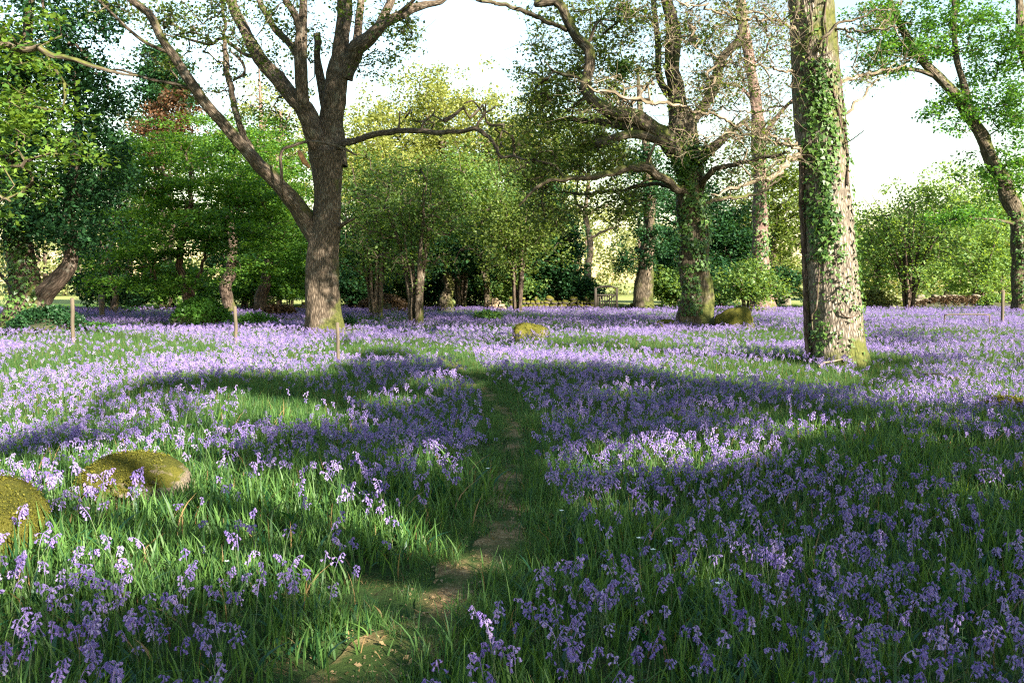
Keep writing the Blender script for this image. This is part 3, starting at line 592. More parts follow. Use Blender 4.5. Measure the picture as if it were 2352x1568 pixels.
for x, l in ((593, 'slim pale-barked trunk behind the forked oak, the taller one'), (640, 'slim pale-barked trunk close behind the forked oak, the shorter one')):
    h = 150 if x == 593 else 255
    t = Tree('birch_tree', l, 'birch tree', P(x, 700, 56)[[0, 1]], M['bark_pink'], OP); t.Y = 56
    t.limb([(x + 2, 712), (x, 600), (x - 6, 450), (x - 2, 350), (x + 6, 280), (x + 2, h)], [14, 13, 11, 10, 9, 3], 8, .1)
    t.limb([(x - 1, 340), (x + 15, 290), (x + 30, 250)], [6, 5, 2], 6, .1)
    for _ in range(1): t.blob(x + 6, h + 60, 50, 80, 22)
    t.grow(rt=.012, gn=.12, tw=2, twl=.7, twr=.012); t.leafup(14, (.6, .6, .4), .15); t.done()
# middle: great pale oak and hazels
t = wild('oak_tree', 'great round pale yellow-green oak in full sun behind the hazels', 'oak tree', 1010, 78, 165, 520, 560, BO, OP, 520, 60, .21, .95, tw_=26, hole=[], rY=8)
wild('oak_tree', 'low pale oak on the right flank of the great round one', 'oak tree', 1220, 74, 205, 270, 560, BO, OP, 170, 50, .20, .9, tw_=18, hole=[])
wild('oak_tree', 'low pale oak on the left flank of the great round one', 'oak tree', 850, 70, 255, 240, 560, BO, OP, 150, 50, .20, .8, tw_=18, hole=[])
wild('hazel_tree', 'tall many-stemmed hazel with a loose crown, nearest to the path', 'hazel tree', 957, 31, 370, 330, 640, BO, HZ, 170, 34, .085, .55, stems=11, tw_=10, twg=1, ivyn=0)
wild('hazel_tree', 'tall many-stemmed hazel between the forked oak and the nearer hazel', 'hazel tree', 864, 37, 350, 250, 640, BO, HZ, 170, 40, .10, .6, stems=10, tw_=11, twg=1)
wild('hazel_tree', 'wide hazel with olive leaves behind the two tall hazels', 'hazel tree', 1060, 48, 330, 340, 620, BO, HZ, 230, 46, .13, .7, stems=9, tw_=9)
wild('hazel_tree', 'wispy hazel bush at the right end of the hazels', 'hazel tree', 1190, 44, 430, 230, 640, BD, M['oak_leaf'], 130, 40, .12, .6, stems=7, tw_=8)
# dark trunks and hollies along the far edge
t = wild('ash_tree', 'pale-footed straight trunk left of the woodpile', 'tree', 1031, 46, 520, 200, 640, M['bark_mossy'], DK, 70, 50, .14, .6, tw_=28)
t = Tree('ash_tree', 'wriggling pale trunk just behind the woodpile', 'tree', P(1121, 700, 49)[[0, 1]], M['bark_mossy'], HZ); t.Y = 49
t.trunkA = t.limb([(1122, 712), (1121, 690), (1119, 650), (1112, 625), (1113, 600), (1098, 585), (1096, 560), (1090, 500)], [24, 21, 16, 15, 18, 20, 14, 6], 12, .15)
t.blob(1090, 520, 80, 50, 30); t.grow(); t.leafup(40, (.5, .5, .4), .13); t.done()
wild('holly_tree', 'black-green holly behind the woodpile', 'holly tree', 1080, 54, 470, 260, 704, BD, DK, 170, 64, .16, .6, tw_=12)
wild('holly_tree', 'tall black-green holly behind the mossy wall', 'holly tree', 1215, 51, 400, 230, 704, BD, DK, 170, 64, .16, .6, tw_=14)
wild('holly_tree', 'black-green holly over the mossy wall, left of the gate', 'holly tree', 1288, 50, 470, 100, 704, BD, DK, 90, 60, .15, .5, tw_=12)
wild('holly_tree', 'black-green holly behind the forked oak trunk', 'holly tree', 800, 53, 480, 300, 704, BD, DK, 170, 60, .16, .6, tw_=12)
wild('holly_tree', 'black-green holly between the hazels at the wood edge', 'holly tree', 935, 55, 500, 220, 704, BD, DK, 130, 60, .16, .6, tw_=12)
# right of the gate
b = P(1479, 700, 46)
t = Tree('ivy_tree', 'leaning tree choked with dark ivy just right of the gate', 'tree', b[[0, 1]], M['bark_mossy'], DK); t.Y = 46
t.trunkA = t.limb([(1479, 718), (1478, 690), (1477, 660), (1480, 630), (1486, 590), (1491, 540), (1492, 480), (1490, 420), (1485, 350), (1470, 250), (1465, 150)], [50, 45, 43, 38, 32, 28, 25, 22, 18, 12, 6], 16, .14, .2)
for a in [(1490, 560, 42, 60, 40), (1485, 450, 55, 70, 50), (1480, 360, 40, 50, 20), (1430, 590, 40, 40, 16)]: t.blob(*a)
t.grow(rt=.012, every=2); t.leafup(60, (.4, .4, .35), .13, .4); t.done()
t = Tree('pine_tree', 'straight pinkish trunk rising behind the gnarled oak', 'pine tree', P(1750, 700, 46)[[0, 1]], M['bark_pink'], M['oak_leaf']); t.Y = 46
t.trunkA = t.limb([(1752, 715), (1750, 680), (1748, 640), (1746, 570), (1745, 500), (1745, 420), (1742, 330), (1738, 250), (1728, 180), (1715, 100), (1700, 0), (1690, -80)], [62, 48, 38, 35, 33, 31, 30, 27, 24, 22, 20, 8], 16, .1, .25)
t.limb([(1742, 340), (1770, 290), (1800, 250), (1850, 200)], [14, 11, 8, 3], 8, .12); t.limb([(1736, 240), (1700, 200), (1660, 190)], [9, 7, 3], 8, .12)
for a in [(1720, 60, 100, 80, 34), (1780, 160, 80, 80, 24), (1680, 200, 70, 60, 14), (1780, 300, 60, 60, 14)]: t.blob(*a)
t.grow(rt=.012, gn=.15, tw=2, twl=.8, twr=.012); t.leafup(24, (.6, .6, .45), .15); t.ivy(500, 1.5, 9, -1, 1, .14, lump=.2); t.done()
wild('holly_tree', 'dark holly between the gnarled oak and the pinkish trunk', 'holly tree', 1660, 52, 470, 200, 704, BD, DK, 150, 60, .16, .6, tw_=12)
wild('holly_tree', 'dark holly tucked between the gate tree and the gnarled oak', 'holly tree', 1540, 52, 520, 110, 704, BD, DK, 80, 60, .15, .5, tw_=12)
wild('hazel_tree', 'low green hazel at the foot of the pinkish trunk', 'hazel tree', 1715, 42, 600, 180, 712, BD, HZ, 70, 44, .12, .5, stems=6, tw_=6)
wild('oak_tree', 'airy oak filling the gap behind the pinkish trunk', 'oak tree', 1780, 62, 320, 260, 660, BO, M['oak_leaf'], 220, 46, .17, .7, tw_=18)
wild('oak_tree', 'airy oak behind the big left limbs of the gnarled oak', 'oak tree', 1350, 64, 215, 300, 470, BO, M['oak_leaf'], 150, 46, .17, .7, tw_=16)
wild('holly_tree', 'dark blue-green tree top seen through the gnarled oak', 'holly tree', 1560, 66, 340, 260, 600, BD, DK, 130, 46, .18, .7, tw_=14)
# low growth along the far edge
for i, (x, Y, yt, w_, txt) in enumerate([(300, 50, 655, 150, 'under the beeches left of the fern mound'), (700, 50, 600, 120, 'just left of the forked oak trunk'), (820, 49, 610, 130, 'just right of the forked oak trunk'), (920, 52, 600, 130, 'behind the nearer tall hazel'), (1000, 50, 620, 110, 'behind the straight pale-footed trunk'), (1085, 52, 600, 120, 'above the woodpile'), (1180, 50, 610, 130, 'behind the left end of the mossy wall'), (1270, 51, 600, 130, 'behind the middle of the mossy wall'), (1335, 49, 640, 70, 'pressed against the left gate post'), (1540, 50, 620, 90, 'left of the gnarled oak trunk'), (1660, 50, 600, 110, 'behind the large mossy rock'), (1770, 50, 610, 110, 'at the foot of the pinkish trunk'), (480, 50, 630, 110, 'behind the fern mound'), (250, 45, 600, 150, 'below the holly by the evergreen'), (385, 47, 590, 150, 'under the broad beech'), (575, 46, 600, 150, 'between the twisted and the leaning beech'), (665, 47, 560, 100, 'at the leaning beech, hard left of the forked oak')]):
    wild('holly_bush', 'dark low holly bush ' + txt, 'bush', x, Y, yt, w_ * 1.15, 716, BD, (BE if i > 13 else DK if i % 3 else HZ), 40, 64, .14, .5, stems=4, tw_=4, group='low bushes along the wood edge', taper=False)
# far right
b = P(2350, 700, 44)
t = Tree('oak_tree', 'mossy oak leaning left with bright green leaves at the right edge', 'oak tree', b[[0, 1]], M['bark_mossy'], M['oak_green']); t.Y = 44
t.trunkA = t.limb([(2352, 718), (2350, 690), (2346, 640), (2344, 580), (2342, 530), (2325, 470), (2300, 410), (2268, 345), (2240, 290), (2200, 225), (2160, 180), (2110, 130), (2075, 70), (2050, 20), (2035, -40)], [60, 48, 42, 38, 36, 34, 32, 30, 28, 24, 20, 17, 15, 12, 8], 18, .14, .25)
t.limb([(2342, 540), (2375, 450), (2390, 350), (2370, 200), (2345, 80), (2340, -40)], [30, 26, 24, 22, 20, 12], 12, .12)
t.limb([(2245, 300), (2215, 200), (2195, 120), (2190, 0), (2180, -60)], [20, 16, 13, 10, 5], 9, .12)
t.limb([(2160, 180), (2100, 160), (2040, 165), (1990, 180)], [12, 9, 6, 3], 8, .12)
t.limb([(2335, 515), (2290, 505, -1), (2230, 500, -2), (2180, 505, -3)], [10, 7, 5, 3], 7, .12)
for a in [(2180, 60, 150, 90, 66), (2300, 120, 90, 120, 60), (2080, 130, 90, 50, 26), (2240, 230, 90, 60, 30), (2330, 280, 70, 100, 34), (2150, 240, 60, 30, 10), (2290, 380, 70, 60, 22), (2180, 300, 50, 40, 6), (2210, 500, 90, 14, 20, -2), (2330, 420, 60, 60, 16), (2040, 40, 60, 40, 16), (2020, 120, 70, 60, 22), (1990, 50, 50, 50, 14), (2280, -120, 200, 80, 50)]:
    t.blob(*a[:5], dY=(a[5] if len(a) > 5 else 0), rY=2.5)
t.grow(rt=.011, maxr=.08, gn=.13, tw=1, twl=.6, twr=.01); t.leafup(54, (.6, .6, .42), .16, .6); t.ivy(300, .5, 5, -1, .5, .12, lump=.1); t.done()
wild('hazel_tree', 'fan-shaped hazel with many bare stems right of the ivy oak', 'hazel tree', 2088, 48, 420, 330, 672, BD, M['hazel_sunlit'], 150, 34, .13, .65, stems=16, tw_=8, twg=1, hole=[])
wild('oak_tree', 'pale hedgerow tree left of the fan-shaped hazel', 'oak tree', 2010, 76, 470, 210, 690, BO, M['hazel_sunlit'], 120, 50, .2, .8, tw_=14, hole=[])
wild('oak_tree', 'rounded hedgerow tree behind the fan-shaped hazel', 'oak tree', 2170, 74, 400, 280, 690, BO, M['hazel_sunlit'], 190, 52, .2, .8, tw_=14, hole=[])
wild('oak_tree', 'leafy hedgerow tree between the fan-shaped hazel and the right edge', 'oak tree', 2300, 66, 380, 240, 690, BO, M['hazel_sunlit'], 150, 54, .18, .75, tw_=14, hole=[])
wild('hazel_tree', 'green thicket under the mossy leaning oak', 'hazel tree', 2250, 58, 500, 230, 690, BD, M['hazel_sunlit'], 110, 52, .15, .6, stems=6, tw_=7, hole=[])
# tree just outside the left edge reaching in
t = Tree('oak_tree', 'sunlit yellow-green leaf sprays reaching in from outside the left edge', 'oak tree', (-10.3, 12.5), M['bark_mossy'], M['over_leaf']); t.Y = 12
t.trunkA = t.limb3([(-10.3, 12.5, -.1), (-10.2, 12.6, 2.5), (-10.4, 12.8, 6), (-10.2, 13, 10)], [.42, .36, .3, .15], 20, .08, .3)
t.limb3([(-10.3, 12.7, 4.2), (-9.0, 12.6, 4.6), (-7.4, 12.4, 4.9), (-6.0, 12.3, 4.65), (-5.1, 12.4, 4.4)], [.12, .09, .06, .035, .015], 8, .12, part='B', gnarl=.03)
t.limb3([(-10.3, 12.7, 2.6), (-8.6, 12.1, 3.1), (-7.3, 11.8, 2.9), (-6.5, 11.8, 2.7)], [.1, .07, .04, .015], 8, .12, part='B', gnarl=.03)
t.limb3([(-10.3, 12.7, 5.5), (-8.6, 13.1, 6.4), (-7.0, 13.2, 6.2)], [.1, .07, .03], 8, .12, part='B', gnarl=.03)
SKY = []
for a in [(40, 250, 110, 70, 26), (20, 60, 90, 80, 16), (90, 300, 50, 40, 12), (70, 440, 30, 22, 5), (-90, 420, 90, 120, 30), (0, 480, 30, 40, 5), (-60, 150, 120, 200, 50), (150, 350, 60, 30, 8), (60, 380, 60, 40, 8), (120, 180, 50, 40, 6)]: t.blob(*a, rY=1.0)
t.grow(rt=.004, maxr=.03, gn=.14, minseg=.15); SKY = HOLE
t.leafup(26, (.32, .32, .14), .09, 1.0, lobed=True); t.done()

# ---- unseen woodland behind and beside the camera, its crowns shaped to shade the foreground
def fb(x, y, s, seed):
    r = np.random.default_rng(seed); o = 0
    for i in range(9):
        a = r.random() * 6.28; k = s * r.uniform(.5, 1.6); o = o + np.sin((x * math.cos(a) + y * math.sin(a)) * k + r.random() * 6.28)
    return o / 3.0
LIT = [(450, 1225, 300, 62, .9), (300, 1180, 130, 45, .7), (700, 1105, 75, 36, .9), (620, 1130, 120, 40, .6), (900, 1205, 105, 48, 1), (1140, 1205, 50, 30, 1), (1090, 1285, 130, 45, .9), (1590, 1022, 140, 24, 1), (1850, 972, 110, 12, .7),
       (1430, 1030, 70, 22, .7), (920, 1440, 110, 55, .85), (330, 930, 210, 30, .55), (620, 925, 120, 24, .7), (500, 965, 260, 20, .45), (1960, 1240, 60, 20, .8), (2080, 1440, 80, 36, .8), (1050, 1065, 60, 24, .6),
       (200, 1290, 200, 30, .5), (2200, 890, 150, 24, .8), (2330, 870, 60, 40, .9), (780, 1290, 160, 26, .5), (30, 1150, 90, 90, .8), (300, 1075, 170, 60, .75), (1500, 1130, 140, 16, .4), (2290, 1060, 60, 14, .5), (1700, 1290, 120, 22, .5), (150, 1420, 120, 60, .45), (1300, 930, 90, 10, .4), (1760, 930, 130, 9, .45), (460, 1330, 160, 30, .4), (2160, 955, 110, 12, .5), (1420, 1480, 110, 40, .4)]
BX = [-400, 0, 130, 220, 330, 430, 560, 700, 800, 860, 960, 1100, 1300, 1500, 1800, 2000, 2150, 2400, 2800]
BY = [1080, 1005, 960, 905, 870, 858, 845, 845, 830, 806, 818, 830, 838, 848, 862, 880, 905, 915, 920]
def lit(T):
    X, Yy, Z = proj(T)
    edge = np.interp(X, BX, BY); s = np.clip((edge - Yy) / 10 + .5, 0, 1)
    # a shadow tongue cut into the bright band by the path, and dappling on the right
    s = s * (1 - .8 * np.exp(-((X - 900) / 60) ** 2 - ((Yy - 803) / 9) ** 2))
    s = np.where((X > 2000) & (s > 0), s * (.55 + .45 * (fb(T[:, 0], T[:, 1], 1.3, 5) > 0)), s)
    for cx_, cy_, rx, ry, k in LIT:
        d = ((X - cx_) / rx) ** 2 / 2.2 + ((Yy - cy_) / ry) ** 2 / 1.6 + .14 * fb(T[:, 0], T[:, 1], 3.2, 9)
        s = np.maximum(s, min(1, k * 1.3) * np.clip((1.4 - d) / .4, 0, 1))
    gap = fb(T[:, 0], T[:, 1], 3.4, 21) - np.where(X < 1150, .55, 1.0)
    s = np.maximum(s, .9 * np.clip(gap / .35, 0, 1))
    return s
OFF = [(1.0, -9.0), (9.5, -6.0), (8.0, -17.0), (19, -13), (15, -2.5), (27, -8), (20, 3.0), (31, 2.0), (-7, -14), (36, -14), (-9, -5), (17, 17.5)]  # last one is added, unseen, to shade the gnarled oak's limbs
labels = ['bare-footed oak directly behind the photographer', 'oak to the right rear of the photographer', 'oak deep in the wood behind', 'oak in the wood behind, second row right', 'oak at the right beside the path clearing', 'oak among others far right rear', 'oak just past the right edge of the clearing', 'outermost oak on the right', 'oak behind at the left', 'outermost oak behind at the right', 'oak at the left rear of the photographer', 'unseen oak added outside the right edge to shade the gnarled oak']
gx, gy = np.meshgrid(np.arange(-19, 27, .30), np.arange(.5, 26, .30)); T0 = np.stack([gx.ravel(), gy.ravel(), np.full(gx.size, .25)], 1); T0[:, :2] += R.uniform(-.15, .15, (len(T0), 2))
T0 = T0[(np.abs(T0[:, 0]) < .62 * T0[:, 1] + 4.5)]
rep = np.repeat(T0, 2, 0)
k = R.random(len(rep)) > lit(rep); rep = rep[k]
h = R.uniform(6.0, 13.0, len(rep)); pos = rep + S * (h / S[2])[:, None]
# unseen leaf clumps added sunward, to shade the gnarled oak, gate and far trees
ex = shade_for([(1560, 330, YC, .9, 80), (1545, 180, YC, .8, 70), (1545, 80, YC, .8, 70), (1390, 260, YC - 2.2, .9, 80), (1350, 150, YC - 2.3, .9, 60), (1300, 50, YC - 2.2, .9, 60), (1500, 300, YC - 1, .8, 70), (1480, 390, YC - 1.4, .6, 40), (1300, 412, YC - 2.9, .6, 20), (1650, 180, YC + .6, .7, 30), (1590, 480, YC, .7, 30)], R, 13, 24)
ov = np.stack([R.uniform(-16, 24, 6500), R.uniform(-9, 20, 6500), R.uniform(7, 14, 6500)], 1); ov = offview(ov)  # unseen leaf layer overhead, added to block sky and deepen the shade
fx = [(x, 700, Y, 1.3, 26) for x, Y in [(860, 34), (960, 36), (1060, 38), (1180, 38), (1300, 40), (1100, 31), (1240, 33), (1400, 36), (1500, 38), (900, 42), (1020, 44), (1160, 45), (1300, 46), (1640, 36), (1760, 34)]]  # far field spots, darkened by added clumps out of view
ex += shade_for([(2250, 290, 44, .9, 40), (2170, 190, 44, .9, 40), (2090, 90, 44, .9, 30), (2310, 420, 44, .9, 30), (1745, 300, 46, .8, 30), (1740, 450, 46, .8, 24)], R, 27, 36)
ex += shade_for([(1392, 680, 46, .8, 30), (1479, 680, 46, .7, 16)], R, 30, 38)
ex += shade_for(fx, R, 23, 33)
pos = np.vstack([pos, ov] + ex)
X, Yy, Z = proj(pos); d = pos - CAM; front = (d @ fw) > .3
vis = front & (X > -150) & (X < 2500) & (Yy > -60) & (Yy < 1700); pos = pos[~vis]
pos = pos[pos[:, 2] > 4.5]
trees = []; OFFA = np.array(OFF); own = np.argmin(((pos[:, None, :2] - OFFA[None]) ** 2).sum(-1), 1)
SKY = []
for i, (ox, oy) in enumerate(OFF):
    q = pos[own == i]
    if len(q) < 5: continue
    t = Tree('oak_tree', labels[i], 'oak tree', (ox, oy), M['bark_oak'], M['oak_leaf'], 'oaks of the wood round the clearing')
    t.limb3([(ox, oy, -.1), (ox + .1, oy, 2.5), (ox - .1, oy + .1, 5), (ox, oy, 8)], [.4, .34, .28, .16], 14, .08, .3)
    for a in range(6):
        an = a * 1.05 + i; L = 3.0
        t.limb3([(ox, oy, 5 + a * .4), (ox + math.cos(an) * L * .5, oy + math.sin(an) * L * .5, 6.6 + a * .4), (ox + math.cos(an) * L, oy + math.sin(an) * L, 8 + a * .5)], [.16, .1, .04], 7, .1, part='B')
    sel = q[::8]; gg = sel - S * ((sel[:, 2] - .25) / S[2])[:, None]; sel = sel[(lit(gg) < .3) | (gg[:, 1] < .3)]; t.cl = sel; t.grow(rt=.008, maxr=.08, gn=.1, minseg=.7)
    V, Q = leaves(q, 22, (.34, .34, .32), .17, .3, t.rng); c = V.reshape(-1, 4, 3).mean(1); g = c - S * ((c[:, 2] - .25) / S[2])[:, None]
    keep = (t.rng.random(len(c)) > lit(g) * 1.05) | (g[:, 1] < .3) | (g[:, 1] > 28); V = V.reshape(-1, 4, 3)[keep].reshape(-1, 3); t.L.append((V, np.arange(len(V)).reshape(-1, 4))); t.done()
SKY = HOLE
# ================================================================== GROUND
PATHD = [(560, 1900), (740, 1690), (850, 1560), (950, 1460), (1060, 1350), (1135, 1270), (1160, 1200), (1162, 1130), (1180, 1060), (1182, 1005), (1160, 955), (1118, 905), (1078, 865), (1035, 838), (985, 815), (930, 797)]
PW = catmull(np.array([G(x, y) for x, y in PATHD]) * [1, 1, 0], .1)
def pdist(x, y):
    x = np.asarray(x); y = np.asarray(y); out = np.empty(len(x)); 
    for i in range(0, len(x), 4000):
        out[i:i + 4000] = np.sqrt(((x[i:i + 4000, None] - PW[None, ::2, 0]) ** 2 + (y[i:i + 4000, None] - PW[None, ::2, 1]) ** 2).min(1))
    return out
def groundmat():
    m = NT('woodland_floor'); o = m.n('TexCoord').outputs['Object']
    a = m.noise(o, 9, 6, .7); c = m.noise(o, .6, 4)
    f = m.math('ADD', m.math('MULTIPLY', a, .6), m.math('MULTIPLY', c, .4))
    col = m.ramp(f, [(.35, (.025, .020, .010)), (.5, (.028, .055, .014)), (.65, (.06, .095, .025))])
    sx = m.n('SeparateXYZ', {0: o})
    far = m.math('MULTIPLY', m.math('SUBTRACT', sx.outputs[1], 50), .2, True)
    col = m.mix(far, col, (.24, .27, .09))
    m.l(col, m.p.inputs['Base Color']); m.p.inputs['Roughness'].default_value = .95; m.p.inputs['Specular IOR Level'].default_value = .1
    b = m.n('Bump', {'Height': a, 'Distance': .03, 'Strength': .8}); m.l(b.outputs[0], m.p.inputs['Normal']); return m.m
def pathmat():
    m = NT('trodden_earth'); o = m.n('TexCoord').outputs['Object']
    a = m.noise(o, 22, 6, .75); c = m.noise(o, 2.6, 5, .6); g = m.noise(o, 70, 3, .6)
    col = m.ramp(m.math('ADD', m.math('MULTIPLY', a, .6), m.math('MULTIPLY', g, .4)), [(.34, (.07, .042, .02)), (.5, (.22, .145, .07)), (.66, (.42, .31, .16))])
    col = m.mix(m.ramp(c, [(.40, (0, 0, 0)), (.56, (1, 1, 1))]), col, (.045, .075, .018))
    m.l(col, m.p.inputs['Base Color']); m.p.inputs['Roughness'].default_value = .95; m.p.inputs['Specular IOR Level'].default_value = .1
    b = m.n('Bump', {'Height': a, 'Distance': .02, 'Strength': 1}); m.l(b.outputs[0], m.p.inputs['Normal']); return m.m
u = np.linspace(-1, 1, 420); g1 = 3 * np.sinh(u * math.asinh(700 / 3)); g2 = np.concatenate([[-700, -300, -150, -80, -40, -20, -12, -8, -5], np.linspace(-3, 12, 150), 12 + 3 * np.sinh(np.linspace(.03, math.asinh(700 / 3), 200))])
XX, YY = np.meshgrid(g1, g2); V = np.stack([XX.ravel(), YY.ravel(), gz(XX, YY).ravel()], 1)
n1, n2 = len(g1), len(g2); i, j = np.meshgrid(np.arange(n2 - 1), np.arange(n1 - 1), indexing='ij'); a = (i * n1 + j).ravel()
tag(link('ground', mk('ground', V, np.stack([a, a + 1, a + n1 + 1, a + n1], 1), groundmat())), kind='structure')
# path sheet
Tn = np.gradient(PW[:, :2], axis=0); Tn /= np.linalg.norm(Tn, axis=1)[:, None]; Nn = np.stack([-Tn[:, 1], Tn[:, 0]], 1)
wd = np.interp(PW[:, 1], [1, 4, 6, 9, 14, 22], [.19, .19, .15, .12, .11, .09]); k = len(PW); cols = 9; V = []
for c in range(cols):
    s = (c / (cols - 1) * 2 - 1); ww = wd * (1 + .35 * np.sin(PW[:, 1] * 5 + (s > 0) * 2) + .2 * np.sin(PW[:, 1] * 13 + (s < 0)))
    q = PW[:, :2] + Nn * (s * ww)[:, None]; V.append(np.column_stack([q, gz(q[:, 0], q[:, 1]) + .016 - .008 * abs(s) ** 4]))
V = np.stack(V, 1).reshape(-1, 3); i, j = np.meshgrid(np.arange(k - 1), np.arange(cols - 1), indexing='ij'); a = (i * cols + j).ravel()
tag(link('path', mk('path', V, np.stack([a, a + cols, a + cols + 1, a + 1], 1), pathmat())), kind='structure')

# ------------------------------------------------------------------ plants
def blade(rng, p, h, wdt, lean, seg=4, az=None, fold=.15):
    a = rng.random() * 6.28 if az is None else az; d = np.array([math.cos(a), math.sin(a), 0]); sd = np.array([-d[1], d[0], 0])
    sd = sd * math.cos(.6) + d * math.sin(.6) * rng.choice([-1, 1]); t = np.linspace(0, 1, seg + 1)
    bend = lean * t ** 2; z = h * (t - .45 * max(0, lean / h - .4) * t ** 3)
    c = p + d * bend[:, None] + np.array([0, 0, 1]) * z[:, None]; ww = wdt * np.clip(1.1 - t ** 2.2, .06, 1) * np.clip(.6 + t * 3, 0, 1)
    V = np.empty((2 * (seg + 1), 3)); V[0::2] = c - sd * ww[:, None] / 2; V[1::2] = c + sd * ww[:, None] / 2
    i = np.arange(seg) * 2; return V, np.stack([i, i + 1, i + 3, i + 2], 1)
def tuft(seed, n, rad, hm, wdt, straps=3, lie=0.0, dry=.03):
    rng = np.random.default_rng(seed); m = MB()
    for i in range(n):
        r = rad * rng.random() ** .6; a = rng.random() * 6.28; h = hm * rng.uniform(.45, 1.15); ln = h * (rng.uniform(.05, .75) + lie)
        hh = h * (1 - .75 * min(lie, 1))
        m.add(*blade(rng, np.array([math.cos(a) * r, math.sin(a) * r, -.01]), hh, wdt * rng.uniform(.7, 1.4), ln), mi=2 if rng.random() < dry else 0)
    for i in range(straps):
        r = rad * .7 * rng.random(); a = rng.random() * 6.28
        m.add(*blade(rng, np.array([math.cos(a) * r, math.sin(a) * r, -.01]), hm * rng.uniform(.5, .95), wdt * 2.6, hm * rng.uniform(.3, 1.0), 6), mi=1)
    return m
def bell(m, p, d, L, r, sides=6):
    """nodding flower: tube with flared, curled lips, hanging along d"""
    d = d / np.linalg.norm(d); a = np.cross(d, [.3, .9, .1]); a /= np.linalg.norm(a); b2 = np.cross(d, a); th = np.arange(sides) * 2 * pi / sides
    ring = lambda t, rr: p + d * L * t + (a[None] * np.cos(th)[:, None] + b2[None] * np.sin(th)[:, None]) * rr
    V = np.vstack([ring(0, r * .45), ring(.18, r * .95), ring(.72, r), ring(.98, r * 1.35)]); i = np.arange(sides); j = (i + 1) % sides
    Q = np.vstack([np.stack([k * sides + i, k * sides + j, (k + 1) * sides + j, (k + 1) * sides + i], 1) for k in range(3)]); m.add(V, Q, mi=1)
    tip = ring(.92, r * 2.25); mid = ring(1.06, r * 1.8); base = 2 * sides
    # curled petal tips
    lo = V[3 * sides:4 * sides]; half = (np.roll(lo, -1, 0) + lo) / 2; 
    VV = np.stack([lo, np.roll(lo, -1, 0), half + (half - p - d * L) * .55, half + (half - p - d * L) * .55 - d * L * .12], 1)
    P_ = np.stack([lo, half + (half - (p + d * L)) * .35 + d * L * .02, half + (half - (p + d * L)) * .9 - d * L * .14, half + (half - (p + d * L)) * .35 + d * L * .02], 1)
    P_[:, 1] = lo * .0 + lo; P_[:, 1] = np.roll(lo, -1, 0); P_[:, 3] = lo
    tri = np.stack([lo, np.roll(lo, -1, 0), half + (half - (p + d * L)) * .95 - d * L * .14], 1).reshape(-1, 3)
    q = np.arange(sides)[:, None] * 3 + np.array([0, 1, 2])[None]; m.add(tri, np.hstack([q, q[:, 2:3]]), mi=1)
def bluebell(seed, fat=1.0, sides=6):
    rng = np.random.default_rng(seed); H = rng.uniform(.25, .44); a = rng.random() * 6.28; d = np.array([math.cos(a), math.sin(a), 0]); nod = rng.uniform(.02, .06)
    t = np.linspace(0, 1, 9); st = np.array([d * (nod * x ** 4 + .03 * x) + np.array([0, 0, H * (x - .14 * x ** 6)]) for x in t]) + rng.normal(size=(9, 3)) * .0015; st[0, 2] = -.01
    ms, mh = MB(), MB(); V, Q, B = tube(st, np.linspace(.0032, .0016, 9) * fat, 4, cap=False); ms.add(V, Q, mi=0)
    n = rng.integers(5, 11); V, Q, B = tube(st[5:], np.full(4, .0021 * fat), 4, cap=False); mh.add(V, Q, mi=1)
    for i in range(n):
        f = .74 + .26 * i / (n - 1); x = np.array([np.interp(f, t, st[:, k]) for k in range(3)]); side = rng.normal(size=3) * .8 + d * .7; side[2] = 0; side /= np.linalg.norm(side)
        o = rng.uniform(.012, .028) * fat * (1.25 - .5 * i / n); p = x + side * o + np.array([0, 0, .004])
        V, Q, B = tube(np.array([x, x + side * o * .6 + [0, 0, .006], p]), [.0009 * fat] * 3, 3, cap=False); mh.add(V, Q, mi=1)
        grow = (1.15 - .35 * i / n); bell(mh, p, np.array([0, 0, -1]) + side * rng.uniform(.1, 1.4), .0180 * fat * grow, .0048 * fat * grow, sides)
    if rng.random() < 1: # budding tip
        bell(mh, st[-1], np.array([0, 0, -1.]) + d, .011 * fat, .003 * fat, sides)
    return ms, mh
def join(a, b): 
    for V, Q, I in zip(b.V, b.Q, b.I): pass
    off = a.n
    for V, Q, B, I in zip(b.V, b.Q, b.B, b.I): a.V.append(V); a.Q.append(Q + off); a.B.append(B); a.I.append(I)
    a.n += b.n; return a
def src(name, me): return bpy.data.objects.new(name, me)
